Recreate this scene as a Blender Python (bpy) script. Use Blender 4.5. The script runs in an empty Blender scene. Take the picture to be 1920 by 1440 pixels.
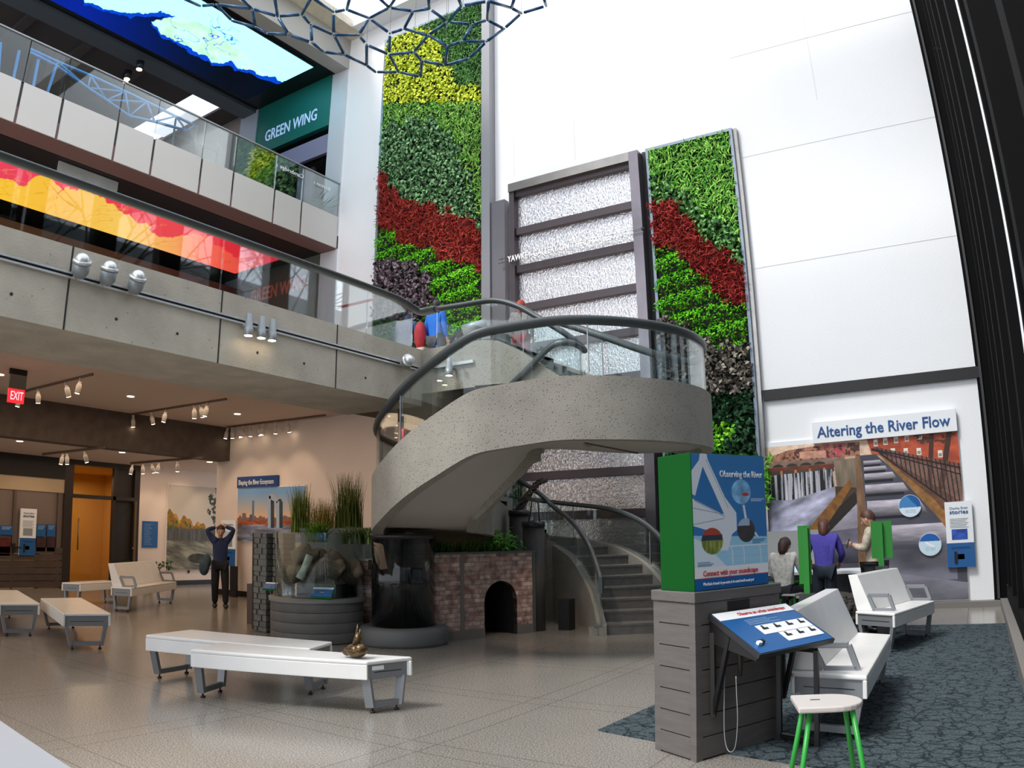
import bpy, bmesh, math, random
import numpy as np
from mathutils import Vector, Matrix
random.seed(7); rng = np.random.default_rng(7)
PI = math.pi
sc = bpy.context.scene
col = sc.collection
# ------------------------------------------------------------------ camera (wide compact-camera lens with barrel distortion)
EYE = np.array([0.0, 0.0, 1.5])
FPX, PITCH, ROLL, YAW, KD = 1496.15, 0.1878, -0.0126, -0.5601, 0.1183
def cam_axes():
    cp, sp = math.cos(PITCH), math.sin(PITCH)
    fwd = np.array([math.sin(YAW)*cp, math.cos(YAW)*cp, sp]); right = np.array([math.cos(YAW), -math.sin(YAW), 0.0])
    up = np.cross(right, fwd); c, s = math.cos(ROLL), math.sin(ROLL)
    return c*right+s*up, -s*right+c*up, fwd
RT, UP, FW = cam_axes()
RM = np.array([RT, -UP, FW])
cam_data = bpy.data.cameras.new('camera'); cam = bpy.data.objects.new('camera', cam_data); col.objects.link(cam)
m = Matrix(((RT[0], UP[0], -FW[0], 0), (RT[1], UP[1], -FW[1], 0), (RT[2], UP[2], -FW[2], EYE[2]), (0, 0, 0, 1)))
cam.matrix_world = m
cam_data.sensor_fit = 'HORIZONTAL'; cam_data.sensor_width = 36.0; cam_data.sensor_height = 27.0
cam_data.clip_start = 0.05; cam_data.clip_end = 300
cam_data.lens = 36.0*FPX/1920
def theta_of(rmm):
    q = rmm/18.0
    return np.arctan(q*(1+KD*q*q)/(FPX/960))
_r = np.linspace(0.0, 23.5, 200)
_A = np.vstack([_r, _r**2, _r**3, _r**4]).T
_k = np.linalg.lstsq(_A, theta_of(_r), rcond=None)[0]
cam_data.type = 'PANO'
cc = cam_data.cycles if hasattr(cam_data, 'cycles') and hasattr(cam_data.cycles, 'panorama_type') else cam_data
cc.panorama_type = 'FISHEYE_LENS_POLYNOMIAL'
cc.fisheye_fov = math.radians(170)
cc.fisheye_polynomial_k0 = 0.0
cc.fisheye_polynomial_k1 = -float(_k[0]); cc.fisheye_polynomial_k2 = -float(_k[1])
cc.fisheye_polynomial_k3 = -float(_k[2]); cc.fisheye_polynomial_k4 = -float(_k[3])
sc.camera = cam
# ------------------------------------------------------------------ view, world, daylight
sc.view_settings.view_transform = 'Standard'; sc.view_settings.look = 'None'
sc.view_settings.exposure = 0.2; sc.view_settings.gamma = 1.0
sc.view_settings.use_curve_mapping = False
sc.cycles.max_bounces = 8; sc.cycles.diffuse_bounces = 4; sc.cycles.glossy_bounces = 3
sc.cycles.transparent_max_bounces = 24; sc.cycles.transmission_bounces = 4
sc.cycles.caustics_reflective = False; sc.cycles.caustics_refractive = False
sc.cycles.sample_clamp_indirect = 4.0
sc.cycles.use_denoising = True
w = bpy.data.worlds.new('overcast_sky'); sc.world = w; w.use_nodes = True
nt = w.node_tree; nt.nodes.clear()
wo = nt.nodes.new('ShaderNodeOutputWorld'); bg = nt.nodes.new('ShaderNodeBackground')
bg.inputs[0].default_value = (0.88, 0.93, 1.0, 1); bg.inputs[1].default_value = 1.9
nt.links.new(bg.outputs[0], wo.inputs[0])
sun = bpy.data.lights.new('sun', 'SUN'); sun.energy = 2.6; sun.angle = math.radians(14); sun.color = (1.0, 0.97, 0.92)
so = bpy.data.objects.new('sun', sun); col.objects.link(so)
so.rotation_euler = Vector((-0.30, -0.62, 0.95)).to_track_quat('Z', 'Y').to_euler()
def area_light(name, loc, sx, sy, power, color, rot=(0, 0, 0)):
    l = bpy.data.lights.new(name, 'AREA'); l.shape = 'RECTANGLE'; l.size = sx; l.size_y = sy; l.energy = power; l.color = color
    o = bpy.data.objects.new(name, l); col.objects.link(o); o.location = loc; o.rotation_euler = rot; return o
WARM = (1.0, 0.72, 0.48)
# warm downlighting of the low gallery
area_light('gallery_light', (-12.0, 6.0, 3.95), 5.5, 9.0, 165, WARM)
area_light('gallery_light', (-17.6, 9.5, 3.15), 2.6, 8.0, 55, WARM)
area_light('mezzanine_light', (-11.5, 5.0, 8.7), 4.0, 8.0, 40, (1.0, 0.9, 0.8))
def spot(name, loc, target, power, color=WARM, size=50, blend=0.6, rad=0.04):
    l = bpy.data.lights.new(name, 'SPOT'); l.energy = power; l.color = color; l.spot_size = math.radians(size); l.spot_blend = blend; l.shadow_soft_size = rad
    o = bpy.data.objects.new(name, l); col.objects.link(o); o.location = loc
    o.rotation_euler = (Vector(loc)-Vector(target)).to_track_quat('Z', 'Y').to_euler(); return o
# ------------------------------------------------------------------ places in the room read off the lens model
def ray(x, y):
    q = (np.array([x, y], float)-[960, 720])/960; q = q*(1+KD*(q@q)); f = FPX/960
    return RM.T@np.array([q[0]/f, q[1]/f, 1.0])
def fl(x, y, z=0.0):
    d = ray(x, y); return EYE+d*(z-EYE[2])/d[2]
def py(x, y, Y):
    d = ray(x, y); return EYE+d*Y/d[1]
def px(x, y, X):
    d = ray(x, y); return EYE+d*X/d[0]
def to_px(P):
    v = (np.asarray(P, float)-EYE)@RM.T
    q = v[:, :2]/v[:, 2:3]*(FPX/960); r = np.hypot(q[:, 0], q[:, 1])+1e-9; s = r.copy()
    for _ in range(25): s = r/(1+KD*s*s)
    return q*(s/r)[:, None]*960+[960, 720]
# ------------------------------------------------------------------ helpers
MATS = {}
def srgb(c):
    if isinstance(c, str):
        c = [int(c[i:i+2], 16)/255 for i in (0, 2, 4)]
    return tuple((x/12.92 if x <= 0.04045 else ((x+0.055)/1.055)**2.4) for x in c)
def mat(name, color, rough=0.6, metal=0.0, noise=0.0, nscale=8.0, bump=0.0, bscale=40.0, emit=None, estr=0.0, spec=0.5, speck=None, coat=0.0, stretch=None):
    if name in MATS: return MATS[name]
    m = bpy.data.materials.new(name); m.use_nodes = True; n = m.node_tree.nodes; L = m.node_tree.links
    b = n['Principled BSDF']; c = srgb(color)
    b.inputs['Base Color'].default_value = (*c, 1); b.inputs['Roughness'].default_value = rough; b.inputs['Metallic'].default_value = metal
    b.inputs['Specular IOR Level'].default_value = spec; b.inputs['Coat Weight'].default_value = coat
    tc = n.new('ShaderNodeTexCoord'); src = tc.outputs['Object']
    if stretch:
        mp = n.new('ShaderNodeMapping'); mp.inputs['Scale'].default_value = stretch; L.new(src, mp.inputs['Vector']); src = mp.outputs[0]
    cur = None
    if noise:
        t = n.new('ShaderNodeTexNoise'); t.inputs['Scale'].default_value = nscale; t.inputs['Detail'].default_value = 5; L.new(src, t.inputs['Vector'])
        r = n.new('ShaderNodeValToRGB'); r.color_ramp.elements[0].position = 0.3; r.color_ramp.elements[1].position = 0.7
        r.color_ramp.elements[0].color = (*[x*(1-noise) for x in c], 1); r.color_ramp.elements[1].color = (*[min(1, x*(1+noise)) for x in c], 1)
        L.new(t.outputs['Fac'], r.inputs[0]); cur = r.outputs[0]
    if speck:   # (scale, threshold, colour, amount)
        t = n.new('ShaderNodeTexVoronoi'); t.inputs['Scale'].default_value = speck[0]; L.new(src, t.inputs['Vector'])
        r = n.new('ShaderNodeValToRGB'); r.color_ramp.elements[0].position = speck[1]*0.6; r.color_ramp.elements[1].position = speck[1]
        r.color_ramp.elements[0].color = (speck[3],)*3+(1,); r.color_ramp.elements[1].color = (0, 0, 0, 1)
        L.new(t.outputs['Distance'], r.inputs[0])
        mx = n.new('ShaderNodeMixRGB'); L.new(r.outputs[0], mx.inputs[0])
        if cur: L.new(cur, mx.inputs[1])
        else: mx.inputs[1].default_value = (*c, 1)
        mx.inputs[2].default_value = (*srgb(speck[2]), 1); cur = mx.outputs[0]
    if cur: L.new(cur, b.inputs['Base Color'])
    if bump:
        t = n.new('ShaderNodeTexNoise'); t.inputs['Scale'].default_value = bscale; t.inputs['Detail'].default_value = 4; L.new(src, t.inputs['Vector'])
        bp = n.new('ShaderNodeBump'); bp.inputs['Strength'].default_value = bump; bp.inputs['Distance'].default_value = 0.02
        L.new(t.outputs['Fac'], bp.inputs['Height']); L.new(bp.outputs[0], b.inputs['Normal'])
    if emit:
        b.inputs['Emission Color'].default_value = (*srgb(emit), 1); b.inputs['Emission Strength'].default_value = estr
    MATS[name] = m; return m
def vcol_mat(name, rough=0.6, spec=0.3, metal=0.0, emit=0.0, trans=0.0):
    if name in MATS: return MATS[name]
    m = bpy.data.materials.new(name); m.use_nodes = True; n = m.node_tree.nodes; L = m.node_tree.links; b = n['Principled BSDF']
    a = n.new('ShaderNodeAttribute'); a.attribute_name = 'col'; L.new(a.outputs['Color'], b.inputs['Base Color'])
    b.inputs['Roughness'].default_value = rough; b.inputs['Specular IOR Level'].default_value = spec; b.inputs['Metallic'].default_value = metal
    if emit:
        L.new(a.outputs['Color'], b.inputs['Emission Color']); b.inputs['Emission Strength'].default_value = emit
    MATS[name] = m; return m
def glass_mat(name, tint=(0.93, 0.97, 0.97), refl=1.0, rough=0.02):
    if name in MATS: return MATS[name]
    m = bpy.data.materials.new(name); m.use_nodes = True; n = m.node_tree.nodes; L = m.node_tree.links; n.clear()
    o = n.new('ShaderNodeOutputMaterial'); tr = n.new('ShaderNodeBsdfTransparent'); tr.inputs[0].default_value = (*tint, 1)
    g = n.new('ShaderNodeBsdfGlossy'); g.inputs['Roughness'].default_value = rough; g.inputs[0].default_value = (1, 1, 1, 1)
    f = n.new('ShaderNodeFresnel'); f.inputs[0].default_value = 1.5
    mu = n.new('ShaderNodeMath'); mu.operation = 'MULTIPLY'; mu.inputs[1].default_value = refl; mu.use_clamp = True
    mx = n.new('ShaderNodeMixShader'); L.new(f.outputs[0], mu.inputs[0]); L.new(mu.outputs[0], mx.inputs[0]); L.new(tr.outputs[0], mx.inputs[1]); L.new(g.outputs[0], mx.inputs[2]); L.new(mx.outputs[0], o.inputs[0])
    MATS[name] = m; return m
class MB:
    def __init__(s): s.v = []; s.f = []; s.sm = []
    def add(s, vs, fs, smooth=False):
        o = len(s.v); s.v += [tuple(map(float, p)) for p in vs]; s.f += [tuple(i+o for i in f) for f in fs]; s.sm += [smooth]*len(fs); return s
    def box(s, x0, x1, y0, y1, z0, z1):
        vs = [(x, y, z) for z in (z0, z1) for y in (y0, y1) for x in (x0, x1)]
        return s.add(vs, [(0, 2, 3, 1), (4, 5, 7, 6), (0, 1, 5, 4), (2, 6, 7, 3), (0, 4, 6, 2), (1, 3, 7, 5)])
    def obox(s, c, ax, ay, az, hx, hy, hz):     # box on its own axes
        c, ax, ay, az = map(lambda q: np.array(q, float), (c, ax, ay, az))
        vs = [c+ax*hx*i+ay*hy*j+az*hz*k for k in (-1, 1) for j in (-1, 1) for i in (-1, 1)]
        return s.add(vs, [(0, 2, 3, 1), (4, 5, 7, 6), (0, 1, 5, 4), (2, 6, 7, 3), (0, 4, 6, 2), (1, 3, 7, 5)])
    def bar(s, a, b, w, h=None, upv=(0, 0, 1)):  # rectangular bar between two points
        a, b = np.array(a, float), np.array(b, float); d = b-a; L = np.linalg.norm(d); d = d/max(L, 1e-9); u = np.array(upv, float)
        if abs(d@u) > 0.98: u = np.array([1.0, 0, 0])
        x = np.cross(d, u); x /= np.linalg.norm(x); z = np.cross(x, d)
        return s.obox((a+b)/2, x, d, z, w/2, L/2, (h or w)/2)
    def prism(s, poly, z0, z1):                 # plan polygon extruded in z
        n = len(poly); vs = [(p[0], p[1], z0) for p in poly]+[(p[0], p[1], z1) for p in poly]
        return s.add(vs, [tuple(range(n))[::-1], tuple(range(n, 2*n))]+[(i, (i+1) % n, n+(i+1) % n, n+i) for i in range(n)])
    def slab(s, pts, off):                      # any planar polygon given a thickness vector
        n = len(pts); off = np.array(off, float); vs = [np.array(p, float) for p in pts]+[np.array(p, float)+off for p in pts]
        return s.add(vs, [tuple(range(n))[::-1], tuple(range(n, 2*n))]+[(i, (i+1) % n, n+(i+1) % n, n+i) for i in range(n)])
    def tube(s, path, r, n=8, caps=True, flat=1.0):
        P = [np.array(p, float) for p in path]; rs = r if hasattr(r, '__len__') else [r]*len(P); vs = []; fs = []
        t0 = P[1]-P[0]; t0 /= np.linalg.norm(t0); ref = np.array([0, 0, 1.0]) if abs(t0[2]) < 0.9 else np.array([1.0, 0, 0])
        u = np.cross(t0, ref); u /= np.linalg.norm(u)
        for i, p in enumerate(P):
            t = P[min(i+1, len(P)-1)]-P[max(i-1, 0)]; t /= max(np.linalg.norm(t), 1e-9)
            u = u-t*(u@t); u /= max(np.linalg.norm(u), 1e-9); v = np.cross(u, t)
            for k in range(n):
                a = 2*PI*k/n; vs.append(p+rs[i]*(math.cos(a)*u+math.sin(a)*flat*v))
        for i in range(len(P)-1):
            for k in range(n): fs.append((i*n+k, i*n+(k+1) % n, (i+1)*n+(k+1) % n, (i+1)*n+k))
        if caps: fs += [tuple(range(n))[::-1], tuple(range((len(P)-1)*n, len(P)*n))]
        return s.add(vs, fs, True)
    def lathe(s, prof, c=(0, 0, 0), n=32, a0=0.0, a1=2*PI, smooth=True):
        full = abs(a1-a0-2*PI) < 1e-6; m_ = n if full else n+1; vs = []; fs = []
        for r, z in prof:
            for k in range(m_):
                a = a0+(a1-a0)*k/n; vs.append((c[0]+r*math.cos(a), c[1]+r*math.sin(a), c[2]+z))
        for i in range(len(prof)-1):
            for k in range(n): fs.append((i*m_+k, i*m_+(k+1) % m_, (i+1)*m_+(k+1) % m_, (i+1)*m_+k))
        if full: fs += [tuple(range(m_))[::-1], tuple(range((len(prof)-1)*m_, len(prof)*m_))]
        return s.add(vs, fs, smooth)
    def ball(s, c, r, sq=(1, 1, 1), n=16):
        prof = [(max(1e-4, math.sin(PI*i/10))*1.0, -math.cos(PI*i/10)) for i in range(11)]; vs = []; fs = []
        for rr, z in prof:
            for k in range(n):
                a = 2*PI*k/n; vs.append((c[0]+r*sq[0]*rr*math.cos(a), c[1]+r*sq[1]*rr*math.sin(a), c[2]+r*sq[2]*z))
        for i in range(10):
            for k in range(n): fs.append((i*n+k, i*n+(k+1) % n, (i+1)*n+(k+1) % n, (i+1)*n+k))
        return s.add(vs, fs, True)
    def rot(s, a, c=(0, 0)):
        ca, sa = math.cos(a), math.sin(a); s.v = [(c[0]+(x-c[0])*ca-(y-c[1])*sa, c[1]+(x-c[0])*sa+(y-c[1])*ca, z) for x, y, z in s.v]; return s
    def build(s, name, material, parent=None, bevel=0.0, fixn=True):
        me = bpy.data.meshes.new(name); me.from_pydata(s.v, [], s.f); me.update()
        me.polygons.foreach_set('use_smooth', s.sm)
        if fixn:
            bm = bmesh.new(); bm.from_mesh(me); bmesh.ops.recalc_face_normals(bm, faces=bm.faces); bm.to_mesh(me); bm.free()
        me.materials.append(material); o = bpy.data.objects.new(name, me); col.objects.link(o)
        if parent is not None: join(o, parent)
        if bevel:
            b = o.modifiers.new('edge', 'BEVEL'); b.width = bevel; b.segments = 2; b.limit_method = 'ANGLE'; b.angle_limit = 0.7
        return o
def root_of(o):
    while o.parent: o = o.parent
    return o
def join(o, parent):
    o.parent = parent
    T = Vector((0, 0, 0)); q = parent
    r = root_of(parent)
    if r.type == 'EMPTY' and parent is r: o.matrix_parent_inverse = Matrix.Translation(-Vector(r.location)) if r.get('_w') else Matrix.Identity(4)
def empty(name, loc=(0, 0, 0), world=True):
    o = bpy.data.objects.new(name, None); col.objects.link(o); o.location = tuple(map(float, loc)); o.empty_display_size = 0.1
    if world: o['_w'] = 1
    return o
def tag(o, label, cat, group=None, kind=None):
    o['label'] = label; o['category'] = cat
    if group: o['group'] = group
    if kind: o['kind'] = kind
    return o
def struct(o):
    o['kind'] = 'structure'; return o
def copy_tree(o, parent=None):
    c = o.copy(); col.objects.link(c); c.parent = parent
    for ch in list(o.children): copy_tree(ch, c)
    return c
def text(body, origin, right, up, size, material, name='lettering', parent=None, width=None, align='LEFT', ext=0.002, sx=1.0, bold=0.0):
    cu = bpy.data.curves.new(name, 'FONT'); cu.body = body; cu.size = size; cu.extrude = ext; cu.align_x = align; cu.bevel_depth = bold*.6; cu.bevel_resolution = 0; cu.resolution_u = 2
    cu.materials.append(material); o = bpy.data.objects.new(name, cu); col.objects.link(o)
    r = Vector(right).normalized(); u = Vector(up).normalized(); nrm = r.cross(u); s = sx
    if width:
        bpy.context.view_layer.update(); s = width/max(o.dimensions.x, 1e-4)
    M = Matrix(((r.x, u.x, nrm.x, origin[0]), (r.y, u.y, nrm.y, origin[1]), (r.z, u.z, nrm.z, origin[2]), (0, 0, 0, 1)))@Matrix.Diagonal((s, 1, 1, 1))
    if parent is not None:
        r0 = root_of(parent)
        if r0.type == 'EMPTY' and r0.get('_w'): M = Matrix.Translation(-Vector(r0.location))@M
    me = bpy.data.meshes.new_from_object(o); bpy.data.objects.remove(o); o = bpy.data.objects.new(name, me); col.objects.link(o)
    if not me.materials: me.materials.append(material)
    if parent is not None: o.parent = parent
    o.matrix_basis = M
    return o
def painted(name, fn, origin, U, V, nu, nv, material, parent=None, off=0.0):
    """a printed picture: a finely divided sheet whose print colours are stored per vertex; fn(u, v) -> (r, g, b) in sRGB, u right, v up"""
    u, v = np.meshgrid((np.arange(nu)+0.0)/(nu-1), (np.arange(nv)+0.0)/(nv-1)); C = np.clip(np.stack(fn(u, v), -1), 0, 1)
    C = np.where(C <= 0.04045, C/12.92, ((C+0.055)/1.055)**2.4)
    O, U, V = (np.array(q, float) for q in (origin, U, V)); nrm = np.cross(U, V); nrm /= np.linalg.norm(nrm); O = O+nrm*off
    P = O+u[..., None]*U+v[..., None]*V; P = P.reshape(-1, 3); i = (np.arange(nv-1)[:, None]*nu+np.arange(nu-1)[None]).ravel()
    F = np.stack([i, i+1, i+nu+1, i+nu], 1)
    return np_mesh(name, P, F, material, parent, C.reshape(-1, 3))
def np_mesh(name, P, F, material, parent=None, C=None, smooth=False):
    me = bpy.data.meshes.new(name); k = F.shape[1]
    me.vertices.add(len(P)); me.vertices.foreach_set('co', np.ascontiguousarray(P, dtype=np.float32).ravel())
    me.loops.add(F.size); me.loops.foreach_set('vertex_index', np.ascontiguousarray(F, dtype=np.int32).ravel())
    me.polygons.add(len(F)); me.polygons.foreach_set('loop_start', (np.arange(len(F))*k).astype(np.int32)); me.update(calc_edges=True); me.validate()
    if C is not None:
        a = me.color_attributes.new('col', 'FLOAT_COLOR', 'POINT'); a.data.foreach_set('color', np.hstack([C, np.ones((len(C), 1))]).astype(np.float32).ravel())
    if smooth: me.polygons.foreach_set('use_smooth', [True]*len(F))
    me.materials.append(material); o = bpy.data.objects.new(name, me); col.objects.link(o)
    if parent is not None: join(o, parent)
    return o
def in_poly(P, poly):
    x, y = P[:, 0], P[:, 1]; ins = np.zeros(len(P), bool); n = len(poly)
    for i in range(n):
        x1, y1 = poly[i]; x2, y2 = poly[(i+1) % n]
        c = ((y1 > y) != (y2 > y)); xi = (x2-x1)*(y-y1)/((y2-y1) if y2 != y1 else 1e-9)+x1
        ins ^= c & (x < xi)
    return ins
def blades(n, base_fn, h, w, lean, c0, c1, curve=0.5, seg=3, hvar=0.4):
    """grass blades: narrow tapering strips; returns verts, quads, colours"""
    B = base_fn(n); a = rng.uniform(0, 2*PI, n); H = h*(1-hvar*rng.random(n)); ln = lean*rng.random(n)*H; t = np.linspace(0, 1, seg+1)
    dx, dy = np.cos(a), np.sin(a); P = np.zeros((n, seg+1, 2, 3))
    for j, tj in enumerate(t):
        ww = w*(1-tj*0.9)*0.5
        cx = B[:, 0]+dx*ln*tj**(1+curve*2); cy = B[:, 1]+dy*ln*tj**(1+curve*2); cz = B[:, 2]+H*tj*(1-0.25*lean*tj)
        P[:, j, 0] = np.stack([cx-dy*ww, cy+dx*ww, cz], 1); P[:, j, 1] = np.stack([cx+dy*ww, cy-dx*ww, cz], 1)
    base = np.arange(n)[:, None]*(2*(seg+1)); q = []
    for j in range(seg): q.append(np.stack([base[:, 0]+2*j, base[:, 0]+2*j+1, base[:, 0]+2*j+3, base[:, 0]+2*j+2], 1))
    F = np.concatenate(q); c0, c1 = np.array(srgb(c0)), np.array(srgb(c1)); k = rng.random(n)[:, None]
    C = np.repeat(c0*(1-k)+c1*k, 2*(seg+1), axis=0); return P.reshape(-1, 3), F, C
def leaves(P, N, size, aspect, c0, c1, droop=0.5, jit=0.9, svar=0.35):
    """broad leaves: two quads bent along the midrib, one at every point P facing about N"""
    n = len(P); N = N+jit*rng.normal(size=(n, 3))*0.6; N /= np.linalg.norm(N, axis=1)[:, None]
    d = rng.normal(size=(n, 3))*0.7+np.array([0, 0, -droop]); d -= N*np.sum(d*N, 1)[:, None]; d /= np.linalg.norm(d, axis=1)[:, None]
    s = np.cross(N, d); L = (size*(1-svar*rng.random(n)))[:, None]; W = L*aspect
    a = P-d*L*0.5; b = P+d*L*0.5-N*L*0.12; mid = P+N*L*0.10; l = mid+s*W*0.5-N*L*0.06; r = mid-s*W*0.5-N*L*0.06
    V = np.stack([a, l, b, r, mid], 1).reshape(-1, 3); o = np.arange(n)*5
    F = np.concatenate([np.stack([o, o+1, o+4], 1), np.stack([o+1, o+2, o+4], 1), np.stack([o+2, o+3, o+4], 1), np.stack([o+3, o, o+4], 1)])
    c0, c1 = np.array(srgb(c0)), np.array(srgb(c1)); k = (rng.random(n)**1.3)[:, None]
    return V, F, np.repeat(c0*(1-k)+c1*k, 5, axis=0)
def smooth_path(pts, n=8):
    P = [np.array(p, float) for p in pts]; P = [2*P[0]-P[1]]+P+[2*P[-1]-P[-2]]; out = []
    for i in range(1, len(P)-2):
        for k in range(n):
            t = k/n; a, b, c, d = P[i-1:i+3]
            out.append(0.5*((2*b)+(-a+c)*t+(2*a-5*b+4*c-d)*t*t+(-a+3*b-3*c+d)*t**3))
    out.append(P[-2]); return out
# ================================================================== materials
M_beam = mat('board_marked_concrete', 'cac2b2', 0.85, noise=0.12, nscale=3, bump=0.25, bscale=60, speck=(9, 0.10, '5a564e', 0.55))
M_stair = mat('exposed_aggregate', 'a39e94', 0.9, noise=0.10, nscale=2.5, bump=0.8, bscale=120, speck=(30, 0.24, '4a4742', 0.75))
M_sofit = mat('smooth_plaster', 'b9b5ac', 0.75, noise=0.04, nscale=1.5)
M_under = mat('shaded_concrete', '6b5a50', 0.85, noise=0.12, nscale=6, bump=0.2)  # plain concrete of the undersides, brown shade put into the colour
M_white = mat('white_wall_paint', 'f4f5f7', 0.55, noise=0.015, nscale=0.6, bump=0.08, bscale=30)
M_ivory = mat('warm_white_paint', 'e2d3c8', 0.7, noise=0.03, nscale=1.5)
M_black = mat('black_metal', '141213', 0.45)
M_dark = mat('dark_curtain_wall', '0c0b0c', 0.8, spec=0.1)
M_dgrey = mat('charcoal_metal', '3c3c3e', 0.35, metal=0.6)
M_steel = mat('brushed_steel', '9c9894', 0.25, metal=0.9, noise=0.1, nscale=3)
M_rail = mat('grey_rail', '4b5051', 0.42, metal=0.45)
M_lgrey = mat('light_grey_metal', '9aa0a4', 0.4, metal=0.3)
M_glass = glass_mat('clear_glass', refl=0.6)
M_glass2 = glass_mat('window_glass', (0.96, 0.97, 1.0), 0.6)
M_green = mat('green_lacquer', '14761c', 0.45)
M_blue = mat('blue_print', '1b5a97', 0.4)
M_wprint = mat('white_print', 'eef1f4', 0.4)
M_navy = mat('navy_letters', '17508f', 0.4)
M_redp = mat('crimson_letters', 'b83a3c', 0.4)
M_pale = mat('pale_letters', 'f3f6fa', 0.4)
M_txt = mat('grey_text', '8b9299', 0.5)
# ================================================================== floor
def floor_material():
    m = bpy.data.materials.new('terrazzo'); m.use_nodes = True; n = m.node_tree.nodes; L = m.node_tree.links; b = n['Principled BSDF']
    tc = n.new('ShaderNodeTexCoord'); nz = n.new('ShaderNodeTexNoise'); nz.inputs['Scale'].default_value = 85; nz.inputs['Detail'].default_value = 3; L.new(tc.outputs['Object'], nz.inputs[0])
    r = n.new('ShaderNodeValToRGB'); e = r.color_ramp.elements; e[0].position = 0.36; e[0].color = (*srgb('6a655f'), 1); e[1].position = 0.66; e[1].color = (*srgb('b6b0a7'), 1)
    L.new(nz.outputs['Fac'], r.inputs[0])
    n2 = n.new('ShaderNodeTexNoise'); n2.inputs['Scale'].default_value = 0.7; L.new(tc.outputs['Object'], n2.inputs[0])
    m2 = n.new('ShaderNodeMixRGB'); m2.blend_type = 'MULTIPLY'; m2.inputs[0].default_value = 0.35; L.new(r.outputs[0], m2.inputs[1]); L.new(n2.outputs['Fac'], m2.inputs[2])
    sx = n.new('ShaderNodeSeparateXYZ'); L.new(tc.outputs['Object'], sx.inputs[0])
    def mth(op, a, bb=None):
        q = n.new('ShaderNodeMath'); q.operation = op
        for i, s in enumerate((a, bb)):
            if s is None: continue
            if isinstance(s, (int, float)): q.inputs[i].default_value = s
            else: L.new(s, q.inputs[i])
        return q.outputs[0]
    masks = []
    for ax, off in (('X', 3.585), ('Y', -2.65)):
        a = mth('ADD', sx.outputs[ax], off+176.82); p = mth('MODULO', a, 1.768)           # distance to the joint pair
        d = mth('ABSOLUTE', mth('SUBTRACT', mth('MINIMUM', p, mth('SUBTRACT', 1.768, p)), 0.115))
        masks.append(mth('LESS_THAN', d, 0.006))
    j = mth('MAXIMUM', masks[0], masks[1]); m3 = n.new('ShaderNodeMixRGB'); L.new(mth('MULTIPLY', j, 0.45), m3.inputs[0]); L.new(m2.outputs[0], m3.inputs[1]); m3.inputs[2].default_value = (*srgb('35322e'), 1)
    L.new(m3.outputs[0], b.inputs['Base Color']); b.inputs['Roughness'].default_value = 0.2; b.inputs['Specular IOR Level'].default_value = 0.5
    return m
struct(MB().box(-24, 6, -14, 22, -0.3, 0).build('floor', floor_material()))
def carpet_material():
    m = mat('carpet_base', '4c5a60', 0.95); n = m.node_tree.nodes; L = m.node_tree.links; b = n['Principled BSDF']; b.inputs['Specular IOR Level'].default_value = 0.1
    tc = n.new('ShaderNodeTexCoord'); v = n.new('ShaderNodeTexVoronoi'); v.feature = 'DISTANCE_TO_EDGE'; v.inputs['Scale'].default_value = 9
    nz = n.new('ShaderNodeTexNoise'); nz.inputs['Scale'].default_value = 6; nz.inputs['Detail'].default_value = 6
    mx = n.new('ShaderNodeMixRGB'); mx.inputs[0].default_value = 0.18; L.new(tc.outputs['Object'], nz.inputs[0]); L.new(tc.outputs['Object'], mx.inputs[1]); L.new(nz.outputs['Color'], mx.inputs[2]); L.new(mx.outputs[0], v.inputs['Vector'])
    r = n.new('ShaderNodeValToRGB'); e = r.color_ramp.elements; e[0].position = 0.0; e[0].color = (*srgb('1f272b'), 1); e[1].position = 0.10; e[1].color = (*srgb('4c575c'), 1); L.new(v.outputs['Distance'], r.inputs[0])
    n3 = n.new('ShaderNodeTexNoise'); n3.inputs['Scale'].default_value = 60; n3.inputs['Detail'].default_value = 4; L.new(tc.outputs['Object'], n3.inputs[0])
    r3 = n.new('ShaderNodeValToRGB'); r3.color_ramp.elements[0].position = 0.35; r3.color_ramp.elements[0].color = (.35, .35, .35, 1); r3.color_ramp.elements[1].position = 0.65; r3.color_ramp.elements[1].color = (1.2, 1.2, 1.2, 1); L.new(n3.outputs[0], r3.inputs[0])
    m4 = n.new('ShaderNodeMixRGB'); m4.blend_type = 'MULTIPLY'; m4.inputs[0].default_value = 0.8; L.new(r.outputs[0], m4.inputs[1]); L.new(r3.outputs[0], m4.inputs[2]); L.new(m4.outputs[0], b.inputs['Base Color'])
    return m
carpet = MB().prism([(-2.68, 5.42), (0.42, 4.62), (0.44, 11.98), (-2.3, 11.98)], 0.0, 0.012).build('carpet', carpet_material())
tag(carpet, 'dark blue-grey cracked-pattern carpet under the kiosk and right-hand seats', 'carpet')
# ================================================================== tall white wall (back), its plinth, black band, window wall
D = 14.4
struct(MB().box(-14.5, 0.24, D, D+0.4, 4.0, 15.9).box(-14.5, -5.7, D, D+0.4, 0, 4.0).build('wall_back', M_white))
struct(MB().box(-5.7, 0.24, D+0.04, D+0.4, 0.0, 4.0).build('wall_back_lower', M_white))
for z in (6.35, 8.7, 11.05):     # panel joints in the tall wall
    struct(MB().box(-3.55, 0.235, D-0.004, D, z, z+0.012).build('trim_joint', mat('joint_grey', 'dcdde0', 0.7)))
for x in (-8.9, -7.3, -1.9):
    struct(MB().box(x, x+0.01, D-0.004, D, 9.6 if x < -4 else 9.6, 15.9).build('trim_joint', MATS['joint_grey']))
struct(MB().box(-3.56, 0.30, D-0.03, D+0.02, 3.80, 3.99).build('trim_band', M_black))
struct(MB().box(-3.58, 0.50, D-0.20, D+0.1, 0.0, 0.10).build('baseboard_back', mat('plinth_grey', '77736f', 0.6)))
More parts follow.
